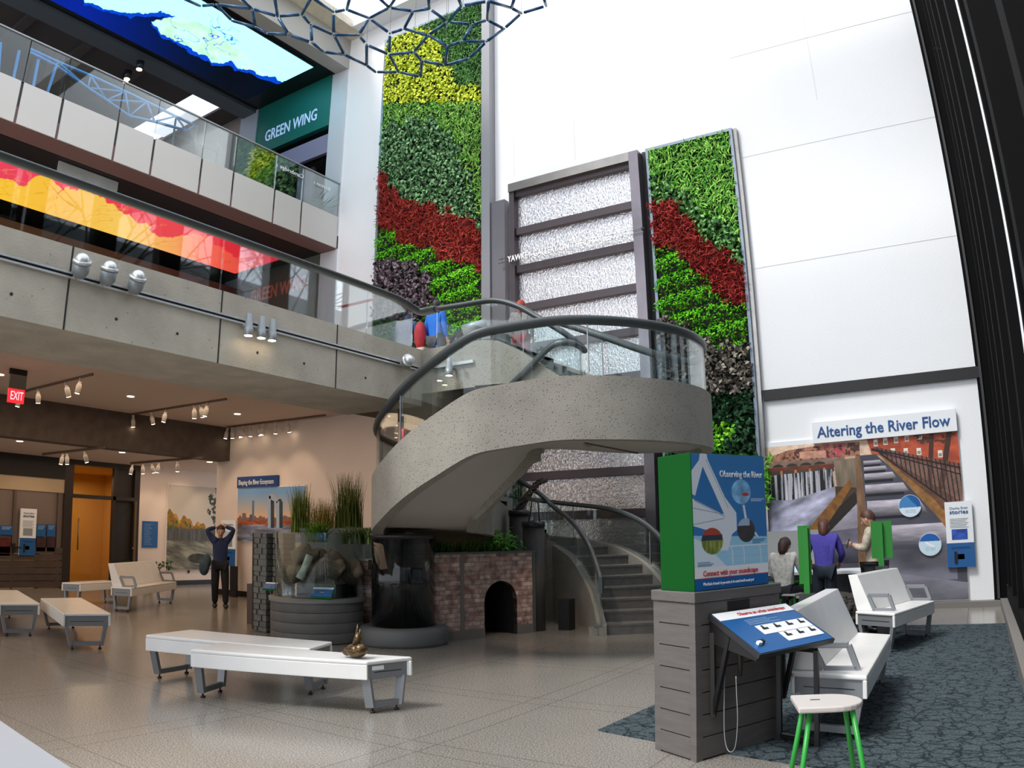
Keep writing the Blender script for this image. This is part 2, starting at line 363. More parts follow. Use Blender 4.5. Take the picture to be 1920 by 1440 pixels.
# window wall on the right, seen edge on: deep dark fins with glass between them
fin = MB()
struct(MB().box(0.24, 0.47, D-0.02, D+0.4, 0.1, 16.2).build('wall_back_return', M_dark))
struct(MB().box(0.29, 0.33, D-0.06, D-0.02, 0.12, 16.0).build('trim_stripe', mat('grey_stripe', '37383a', 0.6)))
ys = [14.0, 12.4, 10.8, 9.2, 7.6, 5.98, 5.30, 3.6, 1.9, 0.2, -1.6, -3.4, -5.2]
for y in ys:
    struct(MB().box(0.46, 1.25, y-0.12 if y < 5.9 or y > 6 else y-0.14, y+0.12, 0.0, 16.2).build('mullion', M_dark)); 
for y0, y1 in ((14.4, 5.75), (5.66, -5.4)):
    struct(MB().box(0.44, 0.58, y1, y0, 0.0, 0.35).build('trim_transom', M_dark))
struct(MB().box(0.70, 0.71, -5.4, 14.4, 0.0, 16.2).build('window_1', M_glass2))
struct(MB().box(0.425, 0.438, 5.655, 5.70, 0.35, 16.0).build('trim_bright_strip', mat('white_strip', 'f4f6fa', 0.4)))
struct(MB().box(0.33, 0.44, 4.2, 14.2, 0.0, 0.14).build('baseboard_right', mat('plinth_grey', '77736f')))
# ================================================================== roof: concrete edge, skylight bars
struct(MB().box(-14.55, -14.0, 0, 14.4, 15.68, 15.95).build('ceiling_edge_beam', M_beam))
struct(MB().box(-14.5, 0.3, 13.9, 14.4, 15.7, 15.8).build('trim_skylight', mat('soft_white', 'dfe3ea', 0.5)))
for y in (2.5, 6.3, 10.1):
    struct(MB().box(-14.5, 0.46, y-0.25, y+0.25, 15.9, 16.5).build('ceiling_skylight_beam', M_sofit))
# ================================================================== mezzanine: near beam with lamps, slab, ceilings
XB = -6.76
M_seam = mat('seam_shadow', '3a3a38', 0.9)
bm_ = MB().prism([(XB-1.4, -6), (XB, -6), (XB, 8.44), (XB-0.0, 8.44), (XB-1.4, 8.44)], 3.25, 4.04)
beam = struct(bm_.build('beam_mezzanine', M_beam))
sm = MB(); hm = MB()
for k, y in enumerate([-0.31, 1.46, 3.23, 5.0, 6.77]):
    sm.box(XB-0.01, XB+0.003, y-0.009, y+0.009, 3.25, 4.04)
for k in range(-1, 5):
    y0 = 3.23+1.77*(k-1)
    for fy in (0.30, 0.70):
        for z in (3.46, 3.78):
            hm.lathe([(0.016, 0), (0.016, 0.004)], (0, 0, 0), 10)
            vs = hm.v[-20:]; hm.v[-20:] = [(XB-0.001+p[2]+0.001, y0+1.77*fy+p[0], z+p[1]) for p in vs]
struct(sm.build('trim_beam_seams', M_seam)); struct(hm.build('trim_tie_holes', M_seam))
struct(MB().box(-14.5, XB-1.4, -6, 8.5, 4.04, 4.10).box(-14.5, XB-0.02, 8.5, D, 4.04, 4.10).box(-22, -14.5, -6, 16, 4.04, 4.10).build('ceiling_gallery', mat('gallery_ceiling', 'dcc9bb', 0.8)))
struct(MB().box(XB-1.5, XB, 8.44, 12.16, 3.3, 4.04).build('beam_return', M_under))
struct(MB().box(-16.2, -15.75, -6, 12.16, 3.23, 4.04).build('beam_gallery', mat('dark_concrete', '5a4f48', 0.85, noise=0.2, nscale=5, bump=0.2)))
struct(MB().box(-19.3, -16.2, -6, 16, 3.23, 3.4).build('ceiling_low', MATS['gallery_ceiling']))
struct(MB().box(-16.25, -9.75, 12.16, 12.4, 0, 4.04).box(-10.0, -9.75, 12.4, 14.4, 0, 4.04).build('wall_gallery', M_ivory))
struct(MB().box(-16.27, -9.75, 12.13, 12.16, 0, 0.13).build('baseboard_gallery', M_black))
struct(MB().box(-16.25, -16.15, 12.4, 16, 0, 3.23).build('wall_pier', M_ivory))
# far side of the gallery: white picture wall with the doors beside it
struct(MB().box(-19.5, -19.3, 11.85, 16, 0, 3.23).build('wall_left', M_ivory))
struct(MB().box(-19.31, -19.27, 11.85, 16, 0, 0.13).build('baseboard_left', M_black))
M_leaf = vcol_mat('leaf', 0.6, 0.15)
# ================================================================== upper floor: balcony front, soffit, portal, lit ceiling
XU = -14.5
M_panel = mat('pearl_panel', 'c9c7c3', 0.35, noise=0.02, nscale=1)
M_brown = mat('brown_soffit', '6d5350', 0.6)
struct(MB().box(-20.5, XU-0.62, -6, D, 9.03, 9.4).box(XU-0.62, XU-0.03, -6, D, 9.03, 9.4).build('slab_upper', M_brown))
struct(MB().box(XU-0.6, XU-0.045, -6, D, 9.01, 9.03).build('trim_soffit', M_brown))
up_par = tag(empty('balcony_front', (XU, 4, 9.03)), 'pearl-panelled balcony parapet topped with clear glass on the upper floor', 'balcony parapet')
yy = [14.38, 13.01, 12.07, 10.74, 9.79, 8.47, 7.52, 6.2, 5.3, 3.93, 2.98, 1.65, 0.7]
bk = MB().box(XU-0.12, XU-0.04, 0.7, 14.38, 9.05, 9.93); bk.build('backing', M_dgrey, up_par)
for a, b in zip(yy[:-1], yy[1:]):
    MB().box(XU-0.04, XU, b+0.03, a-0.03, 9.04, 9.95).build('panel', M_panel, up_par, bevel=0.006)
    MB().box(XU-0.03, XU-0.012, b+0.01, a-0.01, 9.95, 10.94).build('glass_pane', M_glass, up_par)
MB().box(XU-0.04, XU, 0.7, 14.38, 10.93, 10.96).build('handrail', M_lgrey, up_par)
# lit ceiling panels (screens) over both floors
def hsh(a, b): return np.abs(np.sin(a*12.9898+b*78.233)*43758.5453) % 1
def fbm(x, y, o=4):
    v = 0; a = 0.5
    for i in range(o):
        xi, yi = np.floor(x), np.floor(y); fx, fy = x-xi, y-yi; fx = fx*fx*(3-2*fx); fy = fy*fy*(3-2*fy)
        v = v+a*((hsh(xi, yi)*(1-fx)+hsh(xi+1, yi)*fx)*(1-fy)+(hsh(xi, yi+1)*(1-fx)+hsh(xi+1, yi+1)*fx)*fy); x, y, a = x*2.03+7, y*2.03+3, a*0.5
    return v
def hexc(h): return tuple(int(h[i:i+2], 16)/255 for i in (0, 2, 4))
# upper screen: deep blue with a cyan-white swirl that widens to the wall end
SW = [(150, -60), (156, 2), (180, 8), (208, 18), (232, 20), (257, 25), (278, 24), (300, 20), (326, 30), (306, 33), (288, 36), (290, 46), (302, 62), (316, 66), (330, 79), (352, 88), (371, 98), (392, 104), (398, 113), (415, 116), (432, 118), (440, 124), (458, 126), (475, 133), (503, 142), (530, 150), (556, 154), (600, 135), (360, -60)]
def swirl(u, v):     # the screen's picture: deep blue with a cyan and white cloud spreading towards the back wall
    P = np.stack([-18.2+2.98*v.ravel(), 2.5+11.15*u.ravel(), np.full(u.size, 14.655)], 1); q = to_px(P); q2 = q+16*np.stack([fbm(q[:, 0]*.07, q[:, 1]*.07)-.5, fbm(q[:, 0]*.07+9, q[:, 1]*.07+5)-.5], 1)
    x, y = [c.reshape(u.shape) for c in (q[:, 0], q[:, 1])]; a = in_poly(q2, SW).reshape(u.shape)
    blob = in_poly(q2, [(288, 36), (320, 26), (360, 38), (400, 55), (430, 80), (470, 112), (500, 140), (440, 122), (396, 108), (350, 86), (302, 62)]).reshape(u.shape)
    k = fbm(x*.05+y*.02, y*.09-x*.03, 3); blob2 = blob & (k > .30); R = np.where(blob2, .50-.2*(k-.5), .50); G = np.where(blob2, .66-.25*(k-.5), .88); B = np.where(blob2, .56-.2*(k-.5), .98)
    ln = (np.abs(fbm(x*.045+3, y*.06-x*.02, 3)-.5) < .012) & (x > 300) & (x < 450) & (y > 28) & (y < 105); R = np.where(ln, .10, R); G = np.where(ln, .26, G); B = np.where(ln, .58, B)
    ed = in_poly(q2+[0, -7], SW).reshape(u.shape) & ~a; nav = np.clip((420-x)/260, 0, 1)
    return np.where(a, R, np.where(ed, 0, .0)), np.where(a, G, np.where(ed, .16, .01+.06*nav)), np.where(a, B, np.where(ed, .52, .04+.33*nav))
M_led = vcol_mat('lit_screen', 0.5, 0.1, emit=2.6)
M_ledr = vcol_mat('lit_screen_red', 0.5, 0.1, emit=1.0)
MATS['lit_screen'].node_tree.nodes['Principled BSDF'].inputs['Base Color'].default_value = (0, 0, 0, 1)
for mm in (M_led, M_ledr):
    for l in list(mm.node_tree.links):
        if l.to_socket.name == 'Base Color': mm.node_tree.links.remove(l)
    mm.node_tree.nodes['Principled BSDF'].inputs['Base Color'].default_value = (0.01, 0.01, 0.01, 1)
s1 = tag(empty('ceiling_screen', (-15.8, 9, 14.6)), 'upper lit ceiling screen showing a cyan and white swirl on deep blue', 'screen')
painted('lit_face', swirl, (-18.2, 2.5, 14.655), (0, 11.15, 0), (2.98, 0, 0), 620, 190, M_led, s1)
MB().box(-18.25, -15.17, 2.4, 13.7, 14.66, 14.72).build('casing', M_black, s1)
struct(MB().box(-18.5, -14.98, -6, D, 14.72, 14.9).build('ceiling_upper_black', M_black))
struct(MB().box(-14.98, XU, -6, D, 14.68, 15.0).box(XU-0.06, XU, -6, D, 15.0, 15.7).build('trim_portal_fascia', mat('portal_grey', 'aaa8a4', 0.5)))
struct(MB().box(-19.15, -18.5, -6, D, 14.6, 15.4).build('beam_upper', mat('slate_grey', '565f66', 0.5)))
# ribbed dark ceiling beyond the beam, with a rooflight in it
rib = MB().box(-24, -19.15, -6, 12.5, 14.85, 15.0)
for i in range(9): rib.box(-24, -19.15, -4+i*1.8, -3.75+i*1.8, 14.7, 14.85)
struct(rib.build('ceiling_upper_ribbed', mat('ribbed_brown', '4a4342', 0.8)))
struct(MB().box(-24, -19.15, 13.65, 16, 14.84, 15.0).build('ceiling_upper_end', MATS['ribbed_brown']))
rl = struct(MB().box(-22.8, -19.15, 12.5, 13.65, 14.93, 14.96).build('window_rooflight', mat('rooflight_glow', 'ffffff', 0.5, emit='e6eaf6', estr=1.0)))
struct(MB().box(-24.2, -24, -6, 16, 4.0, 15).build('wall_upper_far', mat('upper_far_wall', '6a6260', 0.8)))
struct(MB().box(-19.25, -18.4, D-0.1, D+0.3, 4.0, 14.7).build('wall_portal_left', mat('pier_blue_lit', 'a7adba', 0.5)))  # white pier, the screen's blue light tinted into its colour
# back wall portal with the GREEN WING sign, both floors
M_band = mat('teal_band', '0f6a60', 0.5); M_band2 = mat('olive_band', '565d54', 0.55)
struct(MB().box(-15.12, XU, D-0.04, D, 4.3, 9.03).box(-15.12, XU, D-0.04, D, 9.4, 14.7).build('wall_portal_pier', mat('pier_white', 'ccd0d6', 0.4)))
struct(MB().box(-24, -19.25, D, D+0.3, 4.0, 15).build('wall_upper_back', mat('taupe_wall', '8a807c', 0.6)))
sg = tag(empty('wing_sign', (-16.7, D, 13)), 'teal band reading GREEN WING under the upper screen', 'sign')
MB().box(-18.4, -15.12, D-0.06, D+0.1, 13.0, 14.72).build('band', M_band, sg)
text('GREEN WING', (-17.95, D-0.07, 13.36), (1, 0, 0), (0, 0, 1), 0.55, mat('pale_blue_letters', 'cfe0ff', 0.4, emit='a8c4f0', estr=0.25), parent=sg, width=2.3, bold=0.012)
sg = tag(empty('wing_sign', (-16.7, D, 8.3)), 'olive band reading GREEN WING in coral letters behind the mezzanine glass', 'sign')
MB().box(-18.3, -15.12, D-0.06, D+0.1, 7.0, 9.02).build('band', M_band2, sg)
text('GREEN WING', (-17.98, D-0.07, 8.12), (1, 0, 0), (0, 0, 1), 0.55, mat('coral_letters', 'd98a72', 0.5), parent=sg, width=2.35, bold=0.012)
struct(MB().box(-18.5, -14.6, D+1.4, D+1.5, 4.0, 15.0).box(-18.5, -18.3, D+.3, D+1.4, 4.0, 15.0).box(-15.1, -14.9, D+.3, D+1.4, 4.0, 15.0).box(-18.3, -15.1, D+.1, D+1.4, 13.0, 14.9).box(-18.3, -15.1, D+.1, D+1.4, 6.98, 9.4).build('wall_portal_deep', mat('deep_opening', '15130f', 0.8)))
struct(MB().box(-18.3, -15.12, D, D+0.12, 12.15, 12.75).build('trim_portal_lintel', mat('lilac_lintel', '8c86a0', 0.6)))
struct(MB().box(-16.9, -16.2, D+0.5, D+0.6, 9.4, 12.2).build('column_portal', mat('lilac_post', '6d6a7a', 0.6)))
# lower screen: orange and red, under the upper floor
def fire(u, v):
    P = np.stack([-18.05+1.98*v.ravel(), 2.0+11.75*u.ravel(), np.full(u.size, 8.895)], 1); q = to_px(P); x, y = [c.reshape(u.shape) for c in (q[:, 0], q[:, 1])]; n = fbm(x*.03, y*.05, 3); q2 = q+22*np.stack([fbm(q[:, 0]*.05, q[:, 1]*.05)-.5, fbm(q[:, 0]*.05+9, q[:, 1]*.05+5)-.5], 1)
    def lerp(xs, cs): return [np.interp(x, xs, [hexc(c)[i] for c in cs]) for i in range(3)]
    C = lerp([0, 130, 230, 330, 400, 520], ['ffc23a', 'fbb93e', 'ffc860', 'ffa862', 'ff6048', 'f84a42'])
    red = in_poly(q2, [(-300, 60), (-300, 240), (0, 334), (40, 348), (62, 330), (95, 336), (118, 352), (104, 372), (122, 350), (160, 352), (205, 380), (222, 398), (268, 420), (300, 442), (345, 446), (372, 436), (400, 452), (420, 470), (455, 486), (484, 500), (540, 486), (500, 440), (200, 320), (0, 240)]).reshape(u.shape)
    D_ = lerp([0, 200, 330, 420, 520], ['f0405a', 'f03a4c', 'f24a50', 'f02c38', 'f8384a']); st = np.abs(fbm(x*.03+7, y*.09, 3)-.5) < .02
    return [np.where(red, D_[i]+.18*(st & (i == 1)), C[i]-.05*st) for i in range(3)]
s2 = tag(empty('ceiling_screen', (-17, 9, 8.9)), 'lower lit ceiling screen showing an orange and red swirl, seen through the mezzanine glass', 'screen')
painted('lit_face', fire, (-18.05, 2.0, 8.895), (0, 11.75, 0), (1.98, 0, 0), 560, 110, M_ledr, s2)
MB().box(-18.1, -16.02, 1.9, 13.8, 8.90, 9.0).build('casing', M_black, s2)
struct(MB().box(-20.5, XU-0.62, -6, D, 9.005, 9.03).build('ceiling_mezzanine', M_black))
struct(MB().box(-20.6, -20.4, -6, 14.4, 4.3, 9.03).build('wall_mezzanine_far', mat('grey_stone', '7e8588', 0.7, noise=0.25, nscale=1.2)))
for i, y in enumerate((7.0, 10.5)):
    struct(MB().box(-19.6, -19.2, y, y+0.5, 4.1, 8.99).build('column_mezzanine', mat('umber_column', '4f3a34', 0.7)))
struct(MB().box(-20.4, -18.4, -6, 14.4, 8.2, 8.6).build('beam_mezzanine_far', mat('umber_column', '4f3a34')))
# grey hanging sheets between screen and rail
for (q0, q1, lab) in (((112, 292), (220, 352), 'pale grey hanging banner board, the larger one above the mezzanine rail'),):
    a = px(*q0, -15.3); b = px(*q1, -15.3)
    tag(MB().box(-15.32, -15.28, a[1], b[1], b[2]-0.1, 8.99).build('hanging_board', mat('grey_board', 'a3abab', 0.6, noise=0.15, nscale=2)), lab, 'board')
# blue steel truss model standing on the upper floor
M_tr = mat('blue_steel', '3a86c8', 0.35, metal=0.1)
tr = tag(empty('steel_truss', (-15.6, 7, 9.4)), 'blue steel lattice crane boom leaning along the upper balcony glass', 'lattice model')
def U(x, y, X=-15.6): return px(x, y, X)
top_ = [U(57, 92), U(110, 117), U(170, 142), U(235, 172), U(275, 191), U(330, 218), U(365, 235)]
bot_ = [U(57, 98), U(104, 122), U(165, 165), U(200, 188), U(243, 218), U(290, 228), U(350, 245)]
mt = MB(); mt.tube(top_, 0.035, 6); mt.build('upper_chord', M_tr, tr)
mt = MB(); mt.tube(bot_, 0.035, 6); mt.build('lower_chord', M_tr, tr)
for a, b in ((1, 1), (1, 2), (2, 2), (2, 3), (3, 3), (3, 4), (4, 4), (4, 5), (5, 5), (5, 6), (3, 2), (4, 3), (6, 6)):
    mt = MB(); mt.tube([top_[a], bot_[b]], 0.025, 6); mt.build('brace', M_tr, tr)
for q in (((106, 122), (80, 166)), ((36, 95), (28, 140)), ((1, 80), (12, 138)), ((72, 112), (66, 152))):
    a = U(*q[0]); b = U(*q[1]); b[2] = 9.4; mt = MB(); mt.tube([a, b], 0.035, 6); mt.build('strut', M_tr, tr)
tw = tag(empty('lattice_tower', (-16.3, 12, 9.4)), 'dark steel lattice tower behind the upper balcony glass near the portal', 'lattice model')
for q in ((370, 235), (412, 255), (330, 222)):
    a = px(*q, -16.3); mt = MB(); mt.tube([(a[0], a[1], 9.4), a], 0.03, 6); mt.build('post', M_dgrey, tw)
for z0 in (9.8, 10.3, 10.8, 11.3):
    a = px(330, 222, -16.3); b = px(412, 255, -16.3); MB().tube([(a[0], a[1], z0), (b[0], b[1], z0+0.05)], 0.02, 6).build('rung', M_dgrey, tw)
# small lamps on the ribbed ceiling
for q in ((261, 130), (238, 148), (235, 153)):
    p = fl(*q, 14.2); e_ = empty('ceiling_lamp', p)
    tag(e_, {261: 'brightest small ceiling lamp above the upper balcony rail', 238: 'middle of three small ceiling lamps above the upper balcony rail', 235: 'lowest of three small ceiling lamps above the upper balcony rail'}[q[0]], 'lamp', 'small lamps on the ribbed ceiling')
    MB().lathe([(0.10, 0.0), (0.12, 0.25)], p, 14).build('housing', M_dgrey, e_)
    MB().lathe([(0.085, -0.012), (0.085, 0.0)], p, 14).build('lens', mat('warm_lens', 'fff1d8', 0.4, emit='ffd9a8', estr=6), e_)
# wayfinding words on the balcony glass (read from inside, so mirrored here)
ws = tag(empty('glass_lettering', (XU+0.01, 13, 10.6)), 'small white words Cambridge and Boston on the upper balcony glass', 'lettering')
text('Boston \u203a', (XU+0.005, 14.0, 10.58), (0, -1, 0), (0, 0, 1), 0.16, M_pale, parent=ws, width=0.62)
text('Cambridge \u203a', (XU+0.005, 13.0, 10.58), (0, -1, 0), (0, 0, 1), 0.16, M_pale, parent=ws, width=0.95)
# potted greenery on the upper balcony
def plant(name, label, loc, n, h, w, lean, c0, c1, rad, pot=None, group=None, curve=0.5):
    e_ = tag(empty(name, loc), label, 'plant', group)
    def base(k):
        a = rng.uniform(0, 2*PI, k); r = rad*np.sqrt(rng.random(k)); return np.stack([loc[0]+r*np.cos(a), loc[1]+r*np.sin(a), np.full(k, loc[2]+(pot[1] if pot else 0))], 1)
    P, F, C = blades(n, base, h, w, lean, c0, c1, curve); np_mesh('foliage', P, F, vcol_mat('leaf'), e_, C)
    if pot: MB().lathe([(pot[0]*0.75, 0), (pot[0], pot[1]), (pot[0]*0.9, pot[1]), (pot[0]*0.88, pot[1]-0.03)], loc, 20).build('pot', mat(pot[2], pot[2] if len(pot[2]) == 6 else '555555', 0.6), e_)
    return e_
plant('potted_fern', 'arching green fern in a pot at the end of the upper balcony', (-15.0, 13.9, 9.4), 260, 0.95, 0.05, 1.0, '2f5a3c', '5d8f57', 0.12, (0.2, 0.35, '4a4f52'))
gw = tag(empty('hanging_creeper', (-17.5, 14.2, 12.3)), 'bright green creeper clump on the portal pier beside the teal sign', 'plant')
P = np.stack([rng.uniform(-18.35, -17.4, 900), rng.uniform(14.15, 14.4, 900), 12.35+rng.normal(0, .28, 900)], 1); P = P[P[:, 2] < 12.95]
V, F, C = leaves(P, np.tile([0, -1, 0.3], (len(P), 1)).astype(float), 0.16, 0.6, '4f7a22', '8fb63a'); np_mesh('foliage', V, F, vcol_mat('leaf'), gw, C)
struct(MB().box(-14.4, -12.95, D-0.006, D, 7.33, 7.40).build('trim_red_line', mat('brick_red', 'a8444a', .6)))
# suitcase beside the portal on the mezzanine
bx = px(614, 590, -14.7)
sc_ = tag(empty('suitcase', (-14.35, 13.2, 4.10)), 'black wheeled suitcase with its pull handle up on the mezzanine', 'suitcase')
a = px(600, 600, -14.4); b = px(625, 600, -14.4)
MB().box(-14.5, -14.2, a[1]-0.05, b[1], 4.16, 4.78).build('body', M_black, sc_, bevel=0.03)
MB().tube([(-14.35, b[1]-0.18, 4.78), (-14.35, b[1]-0.18, 5.22), (-14.35, b[1]-0.02, 5.22), (-14.35, b[1]-0.02, 4.78)], 0.014, 6).build('pull_handle', M_black, sc_)
for q in (a[1], b[1]-0.06): MB().lathe([(0.03, 0), (0.03, 0.06)], (-14.35, q, 4.10), 10).build('wheel', M_black, sc_)
# ================================================================== mezzanine balustrade along the beam
ml = tag(empty('mezzanine_balustrade', (XB, 3, 4.06)), 'dark grey flat handrail over clear glass panes along the mezzanine beam', 'balustrade')
for a, b in ((-1.9, 1.5), (1.52, 5.05), (5.07, 7.42), (7.44, 8.36)):
    MB().box(XB-0.12, XB-0.105, a, b, 4.04, 4.68).build('glass_pane', M_glass, ml)
hr = smooth_path([(XB-0.11, -2, 4.71), (XB-0.11, 2, 4.71), (XB-0.11, 5, 4.71), (XB-0.11, 7.6, 4.71), (XB-0.11, 8.1, 4.69), (XB-0.09, 8.32, 4.64), (XB-0.02, 8.44, 4.59), (XB+0.25, 8.45, 4.59)], 6)
MB().tube(hr, 0.075, 10, flat=0.5).build('handrail', M_rail, ml)
# ================================================================== the curving concrete stair
CEN = np.array([-5.30, 9.30]); RO, RI = 2.33, 0.95; RM_ = (RO+RI)/2
LC = np.array([-4.98, 9.20]); LR = 1.96
low = [(-4.53, 10.75, -0.10), (-4.62, 10.90, 0.0), (-5.15, 11.65, .42), (-5.95, 12.42, .90), (-6.95, 12.85, 1.24), (-7.65, 12.35, 1.55), (-7.85, 11.4, 1.80), (-7.6, 10.4, 1.98), (-7.15, 9.5, 2.08)]
ring = []
for dgr in range(200, 291, 10):
    th = math.radians(dgr); z = float(np.interp(dgr, [200, 210, 220, 237, 250, 270, 287], [2.11, 2.12, 2.14, 2.26, 2.47, 2.81, 3.14]))
    ring.append((CEN[0]+RM_*math.cos(th), CEN[1]+RM_*math.sin(th), z))
ctr = smooth_path(low+ring, 10)
ctr = [p for p in ctr]
T = []
for i in range(len(ctr)):
    d = ctr[min(i+1, len(ctr)-1)]-ctr[max(i-1, 0)]; d = d[:2]/np.linalg.norm(d[:2]); T.append(d)
HW = (RO-RI)/2
def widen(p):          # the stair fans out towards the landing
    a = math.degrees(math.atan2(p[1]-CEN[1], p[0]-CEN[0])) % 360
    return float(np.interp(a, [200, 237, 268, 284, 292], [0, 0, .25, .42, .5])) if np.hypot(p[0]-CEN[0], p[1]-CEN[1]) < 2.1 else 0.0
Lf = [np.array([p[0]-t[1]*(HW+widen(p)), p[1]+t[0]*(HW+widen(p))]) for p, t in zip(ctr, T)]      # inner side (left going up)
Rt = [np.array([p[0]+t[1]*HW, p[1]-t[0]*HW]) for p, t in zip(ctr, T)]      # outer side
Rs = [np.array([p[0]+t[1]*(HW-.16), p[1]-t[0]*(HW-.16)]) for p, t in zip(ctr, T)]; Rs = [np.array(a_) if i_ > 40 else np.array([ctr[i_][0]+T[i_][1]*(HW-.05), ctr[i_][1]-T[i_][0]*(HW-.05)]) for i_, a_ in enumerate(Rs)]
Z = np.array([p[2] for p in ctr]); Z = np.maximum.accumulate(Z); N = len(ctr)
stair = tag(empty('curved_staircase', (-4.7, 10.8, 0)), 'sweeping curved concrete staircase with grey handrails winding up to the mezzanine', 'staircase')
# steps: riser every 0.157 m
RISE = 0.157; steps = MB(); k = 1; marks = []
zz = Z
tpos = np.interp(np.arange(0, 21)*RISE, zz+np.arange(N)*1e-6, np.arange(N))
def at_i(arr, f):
    i = min(int(f), N-2); r = f-i; return arr[i]*(1-r)+arr[i+1]*r
for k in range(20):
    f0, f1 = tpos[k], tpos[k+1]; z = (k+1)*RISE; sub = max(2, int((f1-f0))+1); fs_ = np.linspace(f0, f1, sub)
    l = [at_i(Lf, f) for f in fs_]; r = [at_i(Rs, f) for f in fs_]
    vs = []; 
    for a, b in zip(l, r): vs += [(a[0], a[1], z), (b[0], b[1], z)]
    steps.add(vs, [(2*i, 2*i+1, 2*i+3, 2*i+2) for i in range(sub-1)])
    steps.add([(l[0][0], l[0][1], z-RISE), (r[0][0], r[0][1], z-RISE), (r[0][0], r[0][1], z), (l[0][0], l[0][1], z)], [(0, 1, 2, 3)])
    # nosing lip
    d = at_i(T, f0); n0 = np.array([*l[0], z]); n1 = np.array([*r[0], z]); dd = np.array([d[0], d[1], 0])*0.012
    steps.slab([n0-dd, n1-dd, n1-dd-[0, 0, .03], n0-dd-[0, 0, .03]], dd)
steps.build('steps', mat('stair_tread', '6f6c67', 0.8, noise=0.15, nscale=10, bump=0.3, bscale=90), stair, fixn=False)
# stringers (parapet bands) and soffit
def band(path, zt, zb, th, side):
    """curved parapet: outline path (n,2), top and bottom heights, thickness inward"""
    b = MB(); n = len(path); vs = []
    for i, p in enumerate(path):
        d = path[min(i+1, n-1)]-path[max(i-1, 0)]; d = d/np.linalg.norm(d); nn = np.array([-d[1], d[0]])*side*th
        vs += [(p[0], p[1], zb[i]), (p[0], p[1], zt[i]), (p[0]+nn[0], p[1]+nn[1], zt[i]), (p[0]+nn[0], p[1]+nn[1], zb[i])]
    fs = []
    for i in range(n-1):
        for k in range(4): fs.append((4*i+k, 4*i+(k+1) % 4, 4*(i+1)+(k+1) % 4, 4*(i+1)+k))
    fs += [(0, 1, 2, 3), (4*n-4, 4*n-3, 4*n-2, 4*n-1)]
    return b.add(vs, fs, False)
def arc(c, r, a0, a1, n): return [np.array([c[0]+r*math.cos(math.radians(a)), c[1]+r*math.sin(math.radians(a))]) for a in np.linspace(a0, a1, n)]
# outer band: stair then landing arc then up the far side to the mezzanine
n_out = max(i for i in range(N) if (math.degrees(math.atan2(ctr[i][1]-CEN[1], ctr[i][0]-CEN[0])) % 360) < 281 or i < 60)
outer = Rt[4:n_out]; zo = list(Z[4:n_out]+0.07+0.12*np.clip((1.5-Z[4:n_out])/.4, 0, 1))
land = arc(LC, LR, -64, 48, 30)
far = [np.array(p) for p in ((-3.9, 10.42), (-4.3, 10.3), (-4.8, 10.2), (-5.6, 10.15), (-6.2, 10.15), (XB, 10.15))]
raw = np.array([[p[0], p[1]] for p in outer+land+far]); rz = np.array(zo+[3.20]*30+[3.26, 3.42, 3.66, 4.02, 4.04, 4.04])
sl_ = np.r_[0, np.cumsum(np.hypot(*np.diff(raw, axis=0).T))]; uu = np.arange(0, sl_[-1], .075)
pr_ = np.stack([np.interp(uu, sl_, raw[:, 0]), np.interp(uu, sl_, raw[:, 1]), np.interp(uu, sl_, rz)], 1)
def smooth_arr(a, k=4):
    a = a.copy()
    for _ in range(k): a[1:-1] = 0.25*a[:-2]+0.5*a[1:-1]+0.25*a[2:]
    return a
pr_ = smooth_arr(pr_, 5); path_o = [p[:2].copy() for p in pr_]; zt = pr_[:, 2].copy(); NO = len(path_o)
zb = np.maximum(0.0, zt-0.70-2*np.clip((1.6-zt)/.3, 0, 1))
ob = band(path_o, zt, zb, 0.15, 1); ob.sm = [True if (i % 4) in (0, 2) else False for i in range(len(ob.sm))]
o_out = ob.build('outer_parapet', M_stair, stair)
es = o_out.modifiers.new('e', 'EDGE_SPLIT'); es.split_angle = math.radians(35)
# inner band: inner side of the stair up to the landing, then the near side of the second flight to the mezzanine corner
inner = Lf[4:-1]; zi = list(Z[4:-1]+0.07+0.12*np.clip((1.5-Z[4:-1])/.4, 0, 1))
sel = [i for i, p in enumerate(inner)]
ib = band(inner, np.array(zi), np.maximum(0, np.array(zi)-0.66-2*np.clip((1.6-np.array(zi))/.3, 0, 1)), 0.13, -1); ib.sm = [(i % 4) in (0, 2) for i in range(len(ib.sm))]
oi = ib.build('inner_parapet', M_stair, stair); es = oi.modifiers.new('e', 'EDGE_SPLIT'); es.split_angle = math.radians(35)
near = [np.array(p) for p in ((XB, 8.44), (-6.2, 8.44), (-5.75, 8.44), (-5.5, 8.44), (-5.2, 8.44), (-4.9, 8.45), (-4.6, 8.47), (-4.4, 8.55), (-4.3, 8.68))]
zn = np.array([4.04, 4.04, 4.035, 3.99, 3.83, 3.62, 3.41, 3.28, 3.22]); znb = np.array([3.42, 3.42, 3.42, 3.40, 3.2, 2.95, 2.75, 2.6, 2.55])
nb = band(near, zn, znb, 0.13, 1); nb.build('upper_flight_parapet', M_stair, stair)
